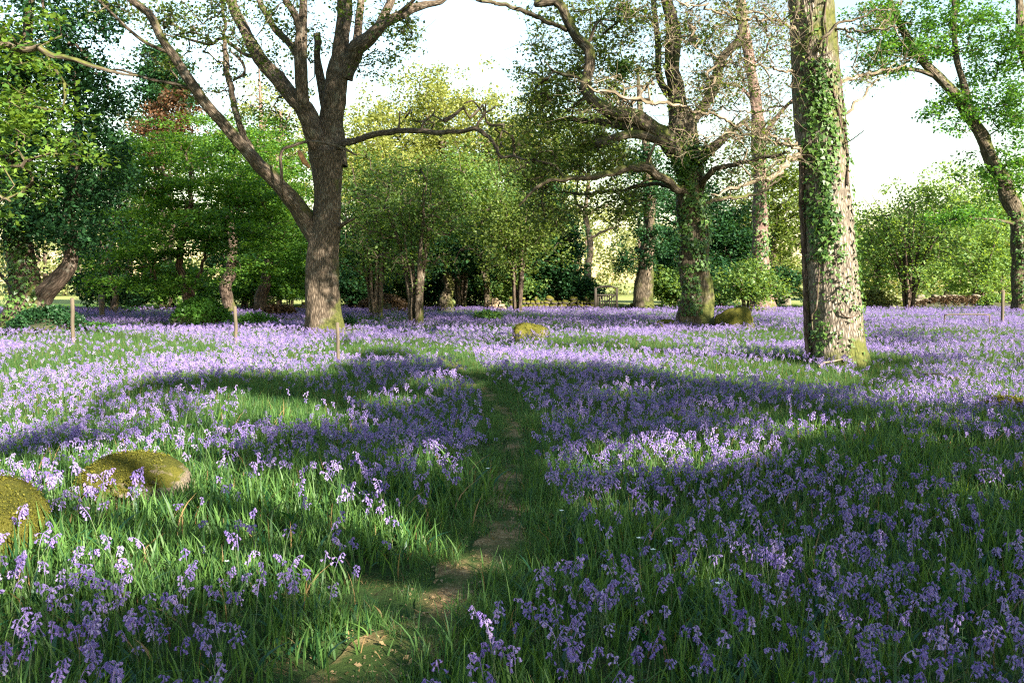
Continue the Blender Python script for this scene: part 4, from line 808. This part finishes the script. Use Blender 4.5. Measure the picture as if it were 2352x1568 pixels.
def scatter(name, pts, scl, rot, idx, variants, label, cat):
    """one object of uncountable plants: a point mesh whose nodes set a small mesh on every point"""
    me = bpy.data.meshes.new(name); me.vertices.add(len(pts)); me.vertices.foreach_set('co', np.asarray(pts, np.float32).ravel())
    a = me.attributes.new('scl', 'FLOAT_VECTOR', 'POINT'); a.data.foreach_set('vector', np.asarray(scl, np.float32).ravel())
    a = me.attributes.new('rot', 'FLOAT_VECTOR', 'POINT'); a.data.foreach_set('vector', np.asarray(rot, np.float32).ravel())
    a = me.attributes.new('idx', 'INT', 'POINT'); a.data.foreach_set('value', np.asarray(idx, np.int32))
    for v in variants:
        for m_ in v.materials:
            if m_.name not in me.materials: me.materials.append(m_)
    o = link(name, me); tag(o, label, cat, kind='stuff')
    ng = bpy.data.node_groups.new(name + '_nodes', 'GeometryNodeTree'); ng.interface.new_socket('Geometry', in_out='INPUT', socket_type='NodeSocketGeometry'); ng.interface.new_socket('Geometry', in_out='OUTPUT', socket_type='NodeSocketGeometry')
    N = ng.nodes; L = ng.links; gi = N.new('NodeGroupInput'); go = N.new('NodeGroupOutput'); iop = N.new('GeometryNodeInstanceOnPoints'); g2i = N.new('GeometryNodeGeometryToInstance')
    for v in variants:
        oi = N.new('GeometryNodeObjectInfo'); oi.inputs['Object'].default_value = src(v.name, v); oi.inputs['As Instance'].default_value = False; L.new(oi.outputs['Geometry'], g2i.inputs[0])
    def na(n_, ty):
        q = N.new('GeometryNodeInputNamedAttribute'); q.data_type = ty; q.inputs['Name'].default_value = n_; return q.outputs['Attribute']
    L.new(gi.outputs[0], iop.inputs['Points']); L.new(g2i.outputs[0], iop.inputs['Instance']); iop.inputs['Pick Instance'].default_value = True
    L.new(na('idx', 'INT'), iop.inputs['Instance Index']); L.new(na('scl', 'FLOAT_VECTOR'), iop.inputs['Scale'])
    er = N.new('FunctionNodeEulerToRotation'); L.new(na('rot', 'FLOAT_VECTOR'), er.inputs[0]); L.new(er.outputs[0], iop.inputs['Rotation'])
    L.new(iop.outputs[0], go.inputs[0]); md = o.modifiers.new('scatter', 'NODES'); md.node_group = ng; return o
def field(y0, y1, dens, mar=1.0):
    n = int(dens * ((.60 * (y1 * y1 - y0 * y0)) + 2 * mar * (y1 - y0))); y = np.sqrt(R.uniform(y0 * y0, y1 * y1, n)); x = R.uniform(-1, 1, n) * (.60 * y + mar); return x, y
EXCL = []  # (x, y, r) discs kept clear: trunks and boulders
for ob in [o for o in bpy.data.objects if o.name.startswith('oak_tree') and o.type == 'EMPTY' and 0 < o.location.y < 40]: EXCL.append((ob.location.x, ob.location.y, .62 if ob.location.y < 30 else .7))
BR = []    # boulders, filled below
def rock_at(x, y, Y, rx, ry, h):
    p = P(x, 700, Y); BR.append((p[0], Y, rx, ry, h)); EXCL.append((p[0], Y, min(rx, ry) * .62))
rock_at(300, 1100, 6.6, .46, .34, .35)
rock_at(-95, 1100, 5.3, .40, .38, .46)
rock_at(1218, 750, 24.5, .50, .4, .50)
rock_at(1690, 727, 30, .75, .55, .80)
rock_at(1530, 740, 30, .42, .3, .36)
rock_at(2330, 905, 11.0, .42, .30, .26)
def clear(x, y):
    k = np.ones(len(x), bool)
    for a, b_, r in EXCL: k &= (x - a) ** 2 + (y - b_) ** 2 > r * r
    return k
# flower density
GR = [(300, 790, 200, 22, .75), (900, 1230, 160, 50, .6), (850, 1420, 240, 90, .6), (1700, 770, 150, 14, .8), (2040, 830, 70, 22, .8), (1820, 832, 50, 18, .7), (1030, 1110, 130, 60, .35), (640, 1180, 120, 30, .25), (930, 800, 160, 14, .6), (1220, 870, 120, 24, .4), (700, 1120, 90, 30, .5),
      (1120, 725, 40, 10, .9), (2200, 1240, 60, 60, .2), (600, 870, 200, 16, .4), (1400, 1260, 160, 60, .25), (1750, 1100, 200, 60, .25)]
def flower_w(x, y):
    T = np.stack([x, y, np.full(len(x), .25)], 1); X, Yy, Z = proj(T)
    wv = np.clip(.68 + .40 * fb(x, y, .8, 31) + .34 * fb(x, y, 2.6, 33), .06, 1.3)
    for a, b_, rx, ry, k in GR: wv *= 1 - k * np.clip(1.6 - ((X - a) / rx) ** 2 - ((Yy - b_) / ry) ** 2, 0, 1)
    pd = pdist(x, y); ww = np.interp(y, [2, 5, 9, 20], [.36, .30, .20, .11]); wv *= np.clip((pd - ww) / .25, 0, 1)
    wv *= np.where(y > 45, np.clip(1 - (y - 45) / 4, 0, 1), 1)
    return wv * clear(x, y)
NV = 18
vm = []; sm = []; hm = []
for i in range(NV):
    a, b_ = bluebell(40 + i, .92); sm.append(a.mesh('bluebell_stem', [M['stem']])); 
    b_.I = [q * 0 for q in b_.I]; hm.append(b_.mesh('bluebell_head', [M['petal']]))
for i in range(NV):
    a, b_ = bluebell(40 + i, .92); vm.append(join(a, b_).mesh('bluebell_plant', [M['stem'], M['petal']]))
for i in range(6):
    a, b_ = bluebell(80 + i, 1.05, 5); vm.append(join(a, b_).mesh('bluebell_plant_far', [M['stem'], M['petal']]))
xs, ys = [], []
for y0, y1, dn, mg in ((1.6, 9, 118, 1.2), (9, 20, 88, 1.5), (20, 34, 62, 2), (34, 49, 55, 2)):
    x, y = field(y0, y1, dn, mg); k = R.random(len(x)) < flower_w(x, y); xs.append(x[k]); ys.append(y[k])
x = np.concatenate(xs); y = np.concatenate(ys)
# gather near plants into loose clumps
k = y < 16; x[k] += .05 * np.sin(x[k] * 23 + y[k] * 5); y[k] += .05 * np.sin(y[k] * 21 - x[k] * 7)
z = gz(x, y); X, Yy, Z = proj(np.stack([x, y, z + .3], 1))
inv = (X > -20) & (X < 2372) & (Yy < 1560) ; dist = np.where(inv, np.hypot(x, y), 999)
near = np.argsort(dist)[:300]; isn = np.zeros(len(x), bool); isn[near] = True
def area(X_, Y_):
    row = 'at the very front' if Y_ > 1300 else 'a little way back'
    col = 'left of the path' if X_ < 900 else 'beside the path' if X_ < 1350 else 'right of the path' if X_ < 1850 else 'in the right-hand shade'
    return 'violet bluebell on a slim stem ' + row + ', ' + col
for i in near:
    v = int(R.integers(NV)); rt = bpy.data.objects.new('bluebell', None); C.objects.link(rt); rt.empty_display_size = .1
    rt.location = (x[i], y[i], z[i]); rt.rotation_euler = (R.normal() * .10, R.normal() * .10, R.random() * 6.28); rt.scale = [R.uniform(.66, .94)] * 3
    tag(rt, area(X[i], Yy[i]), 'bluebell', 'bluebells nearest the camera')
    link('stem', sm[v], rt); link('flower_head', hm[v], rt)
k = ~isn; n = int(k.sum()); yk = y[k]
sc = (R.uniform(.64, .96, n) * np.interp(yk, [0, 12, 25, 50], [1, 1, 1.08, 1.15]))[:, None] * np.ones(3)
idx = np.where(yk < 13, R.integers(0, NV, n), R.integers(NV, NV + 6, n))
rot = np.stack([R.normal(size=n) * .12, R.normal(size=n) * .12, R.random(n) * 6.28], 1)
scatter('bluebells', np.stack([x[k], yk, z[k]], 1), sc, rot, idx, vm, 'carpet of violet bluebells spreading back under the oaks', 'bluebell carpet')
# grass
gv = [tuft(200 + i, 170, .18, .19, .0019, 2).mesh('grass_tuft', [M['grass'], M['strap'], M['dry']]) for i in range(7)]
gv += [tuft(220 + i, 110, .27, .19, .0042, 3).mesh('grass_tuft_far', [M['grass'], M['strap'], M['dry']]) for i in range(4)]
gv += [tuft(240 + i, 90, .17, .15, .0022, 1, .8, .35).mesh('grass_trodden', [M['grass'], M['strap'], M['dry']]) for i in range(4)]
gv += [tuft(260 + i, 60, .36, .22, .010, 3).mesh('grass_tuft_distant', [M['grass'], M['strap'], M['dry']]) for i in range(3)]
P_, S_, I_ = [], [], []
for y0, y1, dn, mg, v0, v1 in ((1.2, 10, 44, 1.2, 0, 7), (10, 22, 20, 1.5, 7, 11), (22, 60, 9, 3, 15, 18)):
    x, y = field(y0, y1, dn, mg); pd = pdist(x, y); ww = np.interp(y, [2, 5, 9, 20], [.27, .25, .19, .11]); kk = clear(x, y) & (pd > ww * R.uniform(.75, 1.2, len(x))); x, y, pd, ww = x[kk], y[kk], pd[kk], ww[kk]
    s = R.uniform(.75, 1.2, len(x)) * np.clip(.55 + (pd - ww) * 1.6, .5, 1) * (1 + .12 * fb(x, y, 1.4, 55)); P_.append(np.stack([x, y, gz(x, y)], 1)); S_.append(np.stack([np.maximum(s, .8), np.maximum(s, .8), s], 1)); I_.append(R.integers(v0, v1, len(x)))
x, y = field(1.2, 16, 60, 1.0); pd = pdist(x, y); ww = np.interp(y, [2, 5, 9, 20], [.42, .36, .26, .16]); bare = fb(x, y, 5, 71) > .35
kk = (pd < ww) & ((pd > ww * .35) | ~bare) & (R.random(len(x)) < np.where(pd < ww * .5, .09, .85)); x, y = x[kk], y[kk]
P_.append(np.stack([x, y, gz(x, y) + .012], 1)); S_.append(np.full((len(x), 3), .8) * R.uniform(.6, 1.0, (len(x), 1)) * [1, 1, .8]); I_.append(R.integers(11, 15, len(x)))
pts = np.vstack(P_); n = len(pts)
scatter('grass', pts, np.vstack(S_), np.stack([R.normal(size=n) * .08, R.normal(size=n) * .08, R.random(n) * 6.28], 1), np.concatenate(I_), gv, 'rough green grass and strap leaves under the bluebells', 'grass')
# leaf litter on the path
lv = []
for i in range(3):
    m = MB(); V, Q = leaves(np.zeros((1, 3)), 1, (0, 0, 0), .036, 3, np.random.default_rng(i), True); m.add(V, Q); lv.append(m.mesh('dead_leaf', [M['litter']]))
k = R.integers(0, len(PW), 6500); x = PW[k, 0] + R.normal(size=6500) * .17; y = PW[k, 1] + R.normal(size=6500) * .17
kk = y > 1; x, y = x[kk], y[kk]; n = len(x)
scatter('dead_leaves', np.stack([x, y, gz(x, y) + .022], 1), np.full((n, 3), 1.) * (.25 + R.random((n, 1)) ** 3 * .6), R.normal(size=(n, 3)) * [.4, .4, 3], R.integers(0, 3, n), lv, 'brown fallen oak leaves littering the trodden path', 'dead leaves')
# small white flowers
def white(seed):
    rng = np.random.default_rng(seed); ms, mh = MB(), MB(); H = rng.uniform(.26, .34); ms.add(*tube(np.array([[0, 0, 0], [.01, 0, H * .5], [.0, .01, H]]), [.0012] * 3, 4))
    for k in range(5):
        a = k * 1.2566; d = np.array([math.cos(a), math.sin(a), .25]); sd = np.array([-d[1], d[0], 0]); c = np.array([0, .01, H])
        V = np.array([c, c + d * .009 + sd * .005, c + d * .015, c + d * .009 - sd * .005]); mh.add(V, np.array([[0, 1, 2, 3]]))
    return ms.mesh('stem', [M['stem']]), mh.mesh('petals', [M['white_petal']])
wf = [white(i) for i in range(3)]
for X_, Y_, txt in [(1468, 1250, 'right of the path in dappled grass'), (1500, 1268, 'a hand to the right of another near the path'), (1540, 1262, 'rightmost of three close together'), (2230, 1150, 'among deep violet bluebells on the right'), (1755, 1020, 'in front of the sunlit bluebell patch'), (1650, 1362, 'low in the right-hand shade'), (520, 1310, 'in the sunlit grass before the mossy boulder'), (760, 1010, 'left of the path bend'), (2300, 1000, 'near the low mossy stump'), (1290, 1190, 'beside the bare earth of the path'), (1120, 1080, 'left of the path where it narrows'), (900, 1010, 'in the dark flowers left of the path')]:
    p = G(X_, Y_, .3); v = wf[R.integers(3)]; rt = bpy.data.objects.new('stitchwort', None); C.objects.link(rt); rt.location = (p[0], p[1], float(gz(p[0], p[1])) + .03); rt.empty_display_size = .1
    tag(rt, 'tiny white star flower ' + txt, 'white flower', 'white flowers dotted in the grass'); link('stem', v[0], rt); link('petals', v[1], rt)

# whorled cleavers
def cleaver(seed):
    rng = np.random.default_rng(seed); ms, mh = MB(), MB(); H = rng.uniform(.26, .36); ln = rng.normal(size=2) * .03
    f = lambda t: np.array([ln[0] * t * t, ln[1] * t * t, H * t]); ms.add(*tube(np.array([f(t) for t in np.linspace(0, 1, 6)]), np.linspace(.0018, .001, 6), 4))
    for k in range(1, 8):
        c = f(k / 7.)
        for j in range(7):
            a = j * .8976 + k * .4; L = (.030 - .0022 * k) * (1.2 if k < 7 else .6); d = np.array([math.cos(a), math.sin(a), .15]); sd = np.array([-d[1], d[0], 0])
            mh.add(np.array([c, c + d * L * .6 + sd * .004, c + d * L, c + d * L * .6 - sd * .004]), np.array([[0, 1, 2, 3]]))
    return ms.mesh('stem', [M['stem']]), mh.mesh('leaf_whorls', [M['grass']])
cv = [cleaver(i) for i in range(3)]
for X_, Y_, txt in [(2055, 1470, 'in the lit flowers low at the right'), (2215, 1460, 'rightmost, low in the corner'), (1660, 1440, 'in the shade low right of the path'), (1905, 1500, 'at the bottom below the lit flowers'), (1360, 1380, 'beside the path among low bluebells'), (360, 1400, 'in the left front grass'), (240, 1250, 'below the mossy boulder')]:
    p = G(X_, Y_, .25); v = cv[R.integers(3)]; rt = bpy.data.objects.new('cleavers', None); C.objects.link(rt); rt.location = (p[0], p[1], float(gz(p[0], p[1]))); rt.empty_display_size = .1
    tag(rt, 'thin green weed with whorled leaves ' + txt, 'weed', 'whorled weeds in the grass'); link('stem', v[0], rt); link('leaf_whorls', v[1], rt)
# ================================================================== ROCKS, WALL, GATE, POSTS
from mathutils import noise as mn
def rock(name, label, c, rx, ry, h, mat, seed=0, cat='boulder', group=None, sub=5, sink=.5, rough=.22, rotz=0, flat=1):
    import bmesh
    bm = bmesh.new(); bmesh.ops.create_icosphere(bm, subdivisions=sub, radius=1)
    o = Vector((seed * 3.1, seed * 1.7, seed))
    for v in bm.verts:
        d = v.co.normalized(); k = 1 + rough * mn.noise(d * 1.3 + o) * 1.6 + rough * .5 * mn.noise(d * 3 + o) + .02 * mn.noise(d * 11 + o) + .008 * mn.noise(d * 30 + o)
        q = d * k; z = q.z
        v.co = Vector((q.x * rx, q.y * ry, (max(z, -sink) if z < 0 else z ** .85) * h))
    me = bpy.data.meshes.new(name); bm.to_mesh(me); bm.free(); me.materials.append(mat)
    for p in me.polygons: p.use_smooth = True
    ob = link(name, me, None, c); ob.rotation_euler.z = rotz
    return tag(ob, label, cat, group) if label else ob
def fuzz(ob, n, size, rx, xmax):
    me = ob.data; P3 = np.zeros(len(me.vertices) * 3); me.vertices.foreach_get('co', P3); P3 = P3.reshape(-1, 3); N3 = np.zeros(len(P3) * 3); me.vertices.foreach_get('normal', N3); N3 = N3.reshape(-1, 3)
    k = np.where((N3[:, 2] > -.1) & (P3[:, 2] > .0) & (P3[:, 0] < xmax * rx + .06 * fb(P3[:, 0], P3[:, 1], 25, 3)))[0]; r = np.random.default_rng(n); i = r.choice(k, n); i = i[fb(P3[i, 0] * 1., P3[i, 2] + P3[i, 1], 22, 8) > -1.0]
    c = P3[i] + r.normal(size=(len(i), 3)) * .006 + N3[i] * .001; V, Q = leaves(c, 1, (.004, .004, .004), size, .1, r); m = MB(); m.add(V, Q); link('moss', m.mesh('moss', M['moss_tuft'], (0, 0, 0), False), ob)
RL = [('boulder', 'low boulder with a golden moss cap and bare grey right end', 'moss_rock'), ('boulder', 'moss-covered boulder cut off by the left edge of the picture', 'moss_full'), ('boulder', 'humped mossy rock alone in the middle of the bluebells', 'moss_full'),
      ('boulder', 'large mossy rock leaning against the foot of the gnarled oak on its right', 'moss_full'), ('boulder', 'small dark rock left of the gnarled oak', 'moss_full'), ('boulder', 'low yellow mossy hump at the right edge', 'moss_full')]
for i, (bx, by, rx, ry, h) in enumerate(BR):
    ob = rock(RL[i][0], RL[i][1], (bx, by, float(gz(bx, by))), rx, ry, h, M[RL[i][2]], seed=[21, 5, 3, 4, 6, 8][i], group='mossy boulders in the bluebells', rotz=[.1, .4, 0, .2, 0, 0][i], rough=[.05, .14, .2, .2, .2, .2][i], sub=6 if i < 2 else 5)
    if i < 3 or i == 5: fuzz(ob, 9000 if i < 2 else 2500, .013 if i < 2 else .03, rx, [.45, 9, 9, 9, 9, 9][i])
# leafy mounds
def mound(name, label, x, Y, rx, ry, h, leaf, n, size, cat='fern mound'):
    p = P(x, 700, Y); z0 = float(gz(p[0], Y)); rt = bpy.data.objects.new(name, None); C.objects.link(rt); rt.location = (p[0], Y, z0); tag(rt, label, cat)
    b_ = rock('earth_hump', None, (0, 0, -.03), rx * .9, ry * .9, h * .7, M['humus'], seed=x % 7, sub=4); b_.parent = rt
    r = np.random.default_rng(x); a = r.random(n) * 6.28; q = r.random(n) ** .5 * 1.02; zz = np.sqrt(np.clip(1 - q * q, 0, 1)) * h
    c = np.stack([np.cos(a) * q * rx, np.sin(a) * q * ry, zz * (1 + .12 * np.sin(a * 5))], 1); V, Q = leaves(c, 9, (.12, .12, .10), size, .3, r)
    m = MB(); m.add(V, Q); link('leaves', m.mesh('leaves', leaf, (0, 0, 0), False), rt)
mound('fern_mound', 'dark leafy hump under the beeches, behind the middle post', 462, 30.5, 1.05, .8, .98, M['oak_green'], 620, .10)
mound('grass_tussock', 'low green tussock in the bluebells, beyond the humped rock', 1120, 33, .62, .4, .48, M['grass'], 260, .09, 'tussock')
mound('bramble_bush', 'dark brambles low round the forked trunk at the left edge', 110, 26, 1.2, .7, .75, M['dark_leaf'], 500, .09, 'bramble bush')
mound('bramble_bush', 'rust-brown bracken between the forked oak and the hazels', 880, 45, 1.4, .6, .85, M['bracken'], 420, .12, 'bracken')
mound('bramble_bush', 'small leafy sprout at the right foot of the forked oak', 803, 28.2, .28, .2, .45, M['dark_leaf'], 70, .07, 'bramble bush')
mound('bramble_bush', 'pale dry brush left of the forked oak', 640, 38, .8, .5, .62, M['bracken'], 260, .10, 'bracken')
mound('bramble_bush', 'pale thorny brush along the right-hand wall, left of the fan-shaped hazel', 2010, 50, 1.6, .7, 1.0, M['far_leaf'], 480, .12, 'brush')
mound('bramble_bush', 'leafy weeds at the left post', 205, 27, .9, .5, .32, M['oak_green'], 240, .08, 'weeds')
mound('bramble_bush', 'green weeds right of the middle post', 585, 29, .8, .4, .5, M['oak_green'], 220, .08, 'weeds')
mound('bramble_bush', 'dead brown brush in front of the long pale wall', 2200, 52.2, 2.6, .4, .7, M['bracken'], 420, .10, 'brush')
mound('bramble_bush', 'green weeds hiding the right half of the long pale wall', 2290, 52.0, 1.3, .4, .8, M['hazel_sunlit'], 260, .12, 'brush')
# fence posts
def box(m, c, sx, sy, sz, rz=0, ry=0, bev=.0, mi=0):
    x, y, z = sx / 2, sy / 2, sz / 2; b_ = min(x, y) * .25 if bev == 0 else bev
    prof = np.array([(-x + b_, -y), (x - b_, -y), (x, -y + b_), (x, y - b_), (x - b_, y), (-x + b_, y), (-x, y - b_), (-x, -y + b_)])
    V = np.vstack([np.column_stack([prof, np.full(8, -z)]), np.column_stack([prof, np.full(8, z - b_ * .6)]), np.column_stack([prof * .88, np.full(8, z)])])
    Rz = np.array(Matrix.Rotation(rz, 3, 'Z') @ Matrix.Rotation(ry, 3, 'Y')); V = V @ Rz.T + np.asarray(c)
    i = np.arange(8); j = (i + 1) % 8; Q = np.vstack([np.stack([i, j, j + 8, i + 8], 1), np.stack([i + 8, j + 8, j + 16, i + 16], 1), [[16, 17, 18, 19], [16, 19, 20, 23], [20, 21, 22, 23], [3, 2, 1, 0], [7, 4, 3, 0], [7, 6, 5, 4]]])
    m.add(V, Q, mi=mi)
def post(x, ybase_Y, ytop, w, label, mat='wood_post', lean=0):
    Y = ybase_Y; p = P(x, 700, Y); zt = P(x, ytop, Y)[2]; g = float(gz(p[0], Y)); h = zt - g; ww = w * Y / F; r = np.random.default_rng(x)
    m = MB(); pts = [(lean * h * k / 4, 0, h * k / 4 - (.1 if k == 0 else 0)) for k in range(5)]; V, Q, B = tube(np.array(pts) + r.normal(size=(5, 3)) * [.006, .006, 0], np.full(5, ww / 2), 10, .08, seed=x, cap=True); m.add(V, Q)
    o = link('fence_post', m.mesh('fence_post', [M[mat]]), None, (p[0], Y, g)); tag(o, label, 'fence post', 'old wooden fence posts')
post(165, 21.5, 685, 9, 'pale round post before the forked trunk at the left', lean=.01)
post(541, 23, 704, 8, 'brown post before the dark leafy hump', lean=-.02)
post(775, 16.8, 741, 8, 'sunlit yellow post in front of the forked oak', lean=.0)
post(2303, 31, 671, 7, 'slim post near the right edge before the stone wall', lean=.0)
post(234, 36, 677, 13, 'stout brown post by the bright meadow, left of a thin one')
post(265, 38, 704, 5, 'thin dark post against the bright meadow')
# gate
Yg = 46.0
def gx_(x): return P(x, 700, Yg)[0]
cxg = gx_(1392); g0 = float(gz(cxg, Yg)); half = .54; rt = bpy.data.objects.new('garden_gate', None); C.objects.link(rt); rt.location = (cxg, Yg, g0)
tag(rt, 'small wooden picket gate under a curved top beam in the far wall', 'gate')
for s_ in (-1, 1):
    m = MB(); box(m, (s_ * half, 0, .64), .12, .12, 1.32); link('post', m.mesh('post', [M['wood_gate']]), rt)
m = MB(); xs_ = np.linspace(-half - .03, half + .03, 13); prof = []
for xx in xs_:
    k = 1 - (xx / half) ** 2 * .95; prof.append((xx, 1.30 + .13 * k, 1.285 + .03 * k))
V = []; 
for xx, zt_, zb_ in prof: V += [(xx, -.07, zb_), (xx, -.07, zt_), (xx, .07, zt_), (xx, .07, zb_)]
Q = []
for i in range(12):
    a = i * 4
    for q in range(4): Q.append((a + q, a + (q + 1) % 4, a + 4 + (q + 1) % 4, a + 4 + q))
Q += [(0, 1, 2, 3), (51, 50, 49, 48)]
m.add(np.array(V, float), np.array(Q)); link('top_beam', m.mesh('top_beam', [M['wood_gate']], smooth=False), rt)
m = MB(); box(m, (0, 0, .93), 2 * half - .14, .05, .07); box(m, (0, 0, .22), 2 * half - .14, .05, .07); gl = link('gate_leaf', m.mesh('gate_leaf', [M['wood_gate']]), rt)
m = MB()
L_ = math.hypot(.86, .68); box(m, (0, -.045, .57), L_, .03, .07, ry=-math.atan2(.68, .86)); link('brace', m.mesh('brace', [M['wood_gate']]), gl)
for i in range(8):
    m = MB(); box(m, (-.41 + i * .117, .04, .52), .055, .028, .92); link('picket', m.mesh('picket', [M['wood_gate']]), gl)
# walls of stacked stones: each wall one thing
def wall(label, x0, x1, Y, h, mat, seed, rows=4, jag=.25, sw=.34, capm=None):
    r = np.random.default_rng(seed); a = P(x0, 700, Y)[0]; b_ = P(x1, 700, Y)[0]; import bmesh
    bm = bmesh.new(); bmesh.ops.create_icosphere(bm, subdivisions=2, radius=1); bv = np.array([v.co[:] for v in bm.verts]); bf = np.array([[v.index for v in f.verts] for f in bm.faces]); bm.free()
    m = MB(); rh = h / rows
    for row in range(rows):
        x = a + r.random() * .2
        while x < b_:
            w_ = sw * r.uniform(.4, 1.6); hh = rh * r.uniform(.65, 1.35)
            if row == rows - 1 and r.random() < jag: x += w_; continue
            v = np.sign(bv) * np.abs(bv) ** .6; v = v * (1 + r.normal(size=(len(bv), 1)) * .05) * [w_ / 2, .22, hh * .58]
            t_ = r.normal() * .2; v = v @ np.array([[math.cos(t_), 0, math.sin(t_)], [0, 1, 0], [-math.sin(t_), 0, math.cos(t_)]])
            m.add(v + [x + w_ / 2 - (a + b_) / 2, r.normal() * .05, rh * (row + .45)], np.hstack([bf, bf[:, 2:3]])); x += w_ * .98
    o = link('stone_wall', m.mesh('stone_wall', [mat], smooth=True), None, ((a + b_) / 2, Y, float(gz((a + b_) / 2, Y)))); tag(o, label, 'stone wall', 'dry stone walls at the wood edge')
wall('tumbled mossy stone wall between the woodpile and the gate', 1168, 1362, 48, .78, M['moss_wall'], 3, 4, .6)
wall('dark stone wall right of the gate', 1420, 1470, 47, .5, M['moss_wall'], 5, 3, .3)
wall('dark tumbled stone wall left of the woodpile', 790, 1010, 50, .55, M['moss_wall'], 8, 3, .6)
wall('long pale low stone wall behind the fan-shaped hazel', 1975, 2420, 53, .85, M['stone_pale'], 7, 4, .5, .42)
wall('dark broken wall end left of the forked oak', 640, 700, 46, .55, M['moss_wall'], 12, 3, .4)
# cut logs
r = np.random.default_rng(4); c0 = P(1137, 700, 46.5)
pos_ = [(i * .17 - .5 + r.normal() * .02, 0, .10) for i in range(7)] + [(i * .17 - .42, .02, .26) for i in range(6)] + [(i * .18 - .33, .0, .41) for i in range(4)] + [(-.12, 0, .55), (.07, .02, .56), (.2, -.25, .12), (-.3, -.28, .1), (.45, -.22, .09)]
places = ['bottom row of the woodpile, in line on the flowers', 'second row of the woodpile', 'third row of the woodpile', 'top of the woodpile', 'rolled out in front of the woodpile']
for i, (dx, dy, dz) in enumerate(pos_):
    k = 0 if i < 7 else 1 if i < 13 else 2 if i < 17 else 3 if i < 19 else 4; rad = .085 * r.uniform(.85, 1.12); L = .38; a = r.normal() * .15
    ob = bpy.data.objects.new('cut_log', None); C.objects.link(ob); ob.location = (c0[0] + dx, 46.5 + dy, float(gz(c0[0], 46.5)) + dz + .12); ob.rotation_euler = (r.normal() * .08, 0, a)
    tag(ob, 'pale-ended cut log, ' + places[k], 'log', 'cut logs of the woodpile')
    m = MB(); m.add(*tube(np.array([[0, -L / 2, 0], [0, 0, 0], [0, L / 2, 0]]), [rad] * 3, 12, .06, seed=i, cap=True)); link('bark', m.mesh('bark', [M['log_bark']]), ob)
    m = MB(); th = np.arange(12) * pi / 6; V = np.vstack([np.column_stack([np.cos(th) * rad * .93, np.full(12, -L / 2 - .006), np.sin(th) * rad * .93]), [[0, -L / 2 - .012, 0]]]); q = np.arange(0, 12, 2); m.add(V, np.stack([q, (q + 1) % 12, (q + 2) % 12, np.full(6, 12)], 1)); link('cut_face', m.mesh('cut_face', [M['log_end']], smooth=False), ob)
# low rusty rail at the right
p1 = P(2170, 700, 29); p2 = P(2275, 700, 29); g = float(gz(p1[0], 29)); m = MB(); A = catmull(np.array([[p1[0], 29, g], [p1[0] + .02, 29, g + .42], [p1[0] + .12, 29, g + .5], [p2[0] - .12, 29, g + .5], [p2[0] - .02, 29, g + .42], [p2[0], 29, g]]), .05); m.add(*tube(A, np.full(len(A), .022), 8))
o = link('metal_rail', m.mesh('metal_rail', [M['metal']], (p1[0], 29, g)), None, (p1[0], 29, g)); tag(o, 'low bent rusty rail in the flowers beside the slim post', 'rail')
# pale standing stone
p = P(1803, 700, 58); rock('standing_stone', 'pale upright stone seen between the pinkish trunk and the ivy oak', (p[0], 58, float(gz(p[0], 58))), .42, .3, 1.45, M['stone_pale'], seed=9, cat='standing stone', rough=.12, sub=4)
# fallen sticks
def stick(x, y, L, az, label):
    p = G(x, y, .18); g = float(gz(p[0], p[1])); m = MB(); d = np.array([math.cos(az), math.sin(az), .12]); r = np.random.default_rng(x)
    pts = [d * L * k / 5 + r.normal(size=3) * .02 for k in range(6)]; m.add(*tube(np.array(pts), np.linspace(.018, .007, 6), 7, .15)); o = link('fallen_branch', m.mesh('fallen_branch', [M['twig']]), None, (p[0], p[1], g + .18)); tag(o, label, 'fallen branch')
stick(2210, 870, .7, 2.6, 'thin pale fallen stick in the flowers right of the ivy oak')
stick(1880, 838, .9, .5, 'bleached stick lying at the foot of the ivy oak')
# far wood closing the view
r = np.random.default_rng(77); n = 2600; xx = r.uniform(-90, 90, n); yy = r.uniform(92, 125, n); top = 8.5 + 2.5 * np.sin(xx * .11 + 1) + 1.6 * np.sin(xx * .31) + np.where(xx > 30, -1.5, 0); zz = r.random(n) ** .8 * top
V, Q = leaves(np.stack([xx, yy, zz], 1), 46, (1.5, 1.5, .9), .42, .5, r)
m = MB(); m.add(V, Q)
for i in range(60):
    x0 = r.uniform(-85, 85); y0 = r.uniform(92, 112); m.add(*tube(np.array([[x0, y0, -.2], [x0 + .2, y0, 4], [x0, y0, 8]]), [.3, .25, .1], 7, .1, seed=i, cap=False), mi=1)
tag(link('far_woodland', m.mesh('far_woodland', [M['far_wood_leaf'], M['bark_dark']], smooth=False)), 'pale line of trees beyond the wall', 'woodland', kind='stuff')
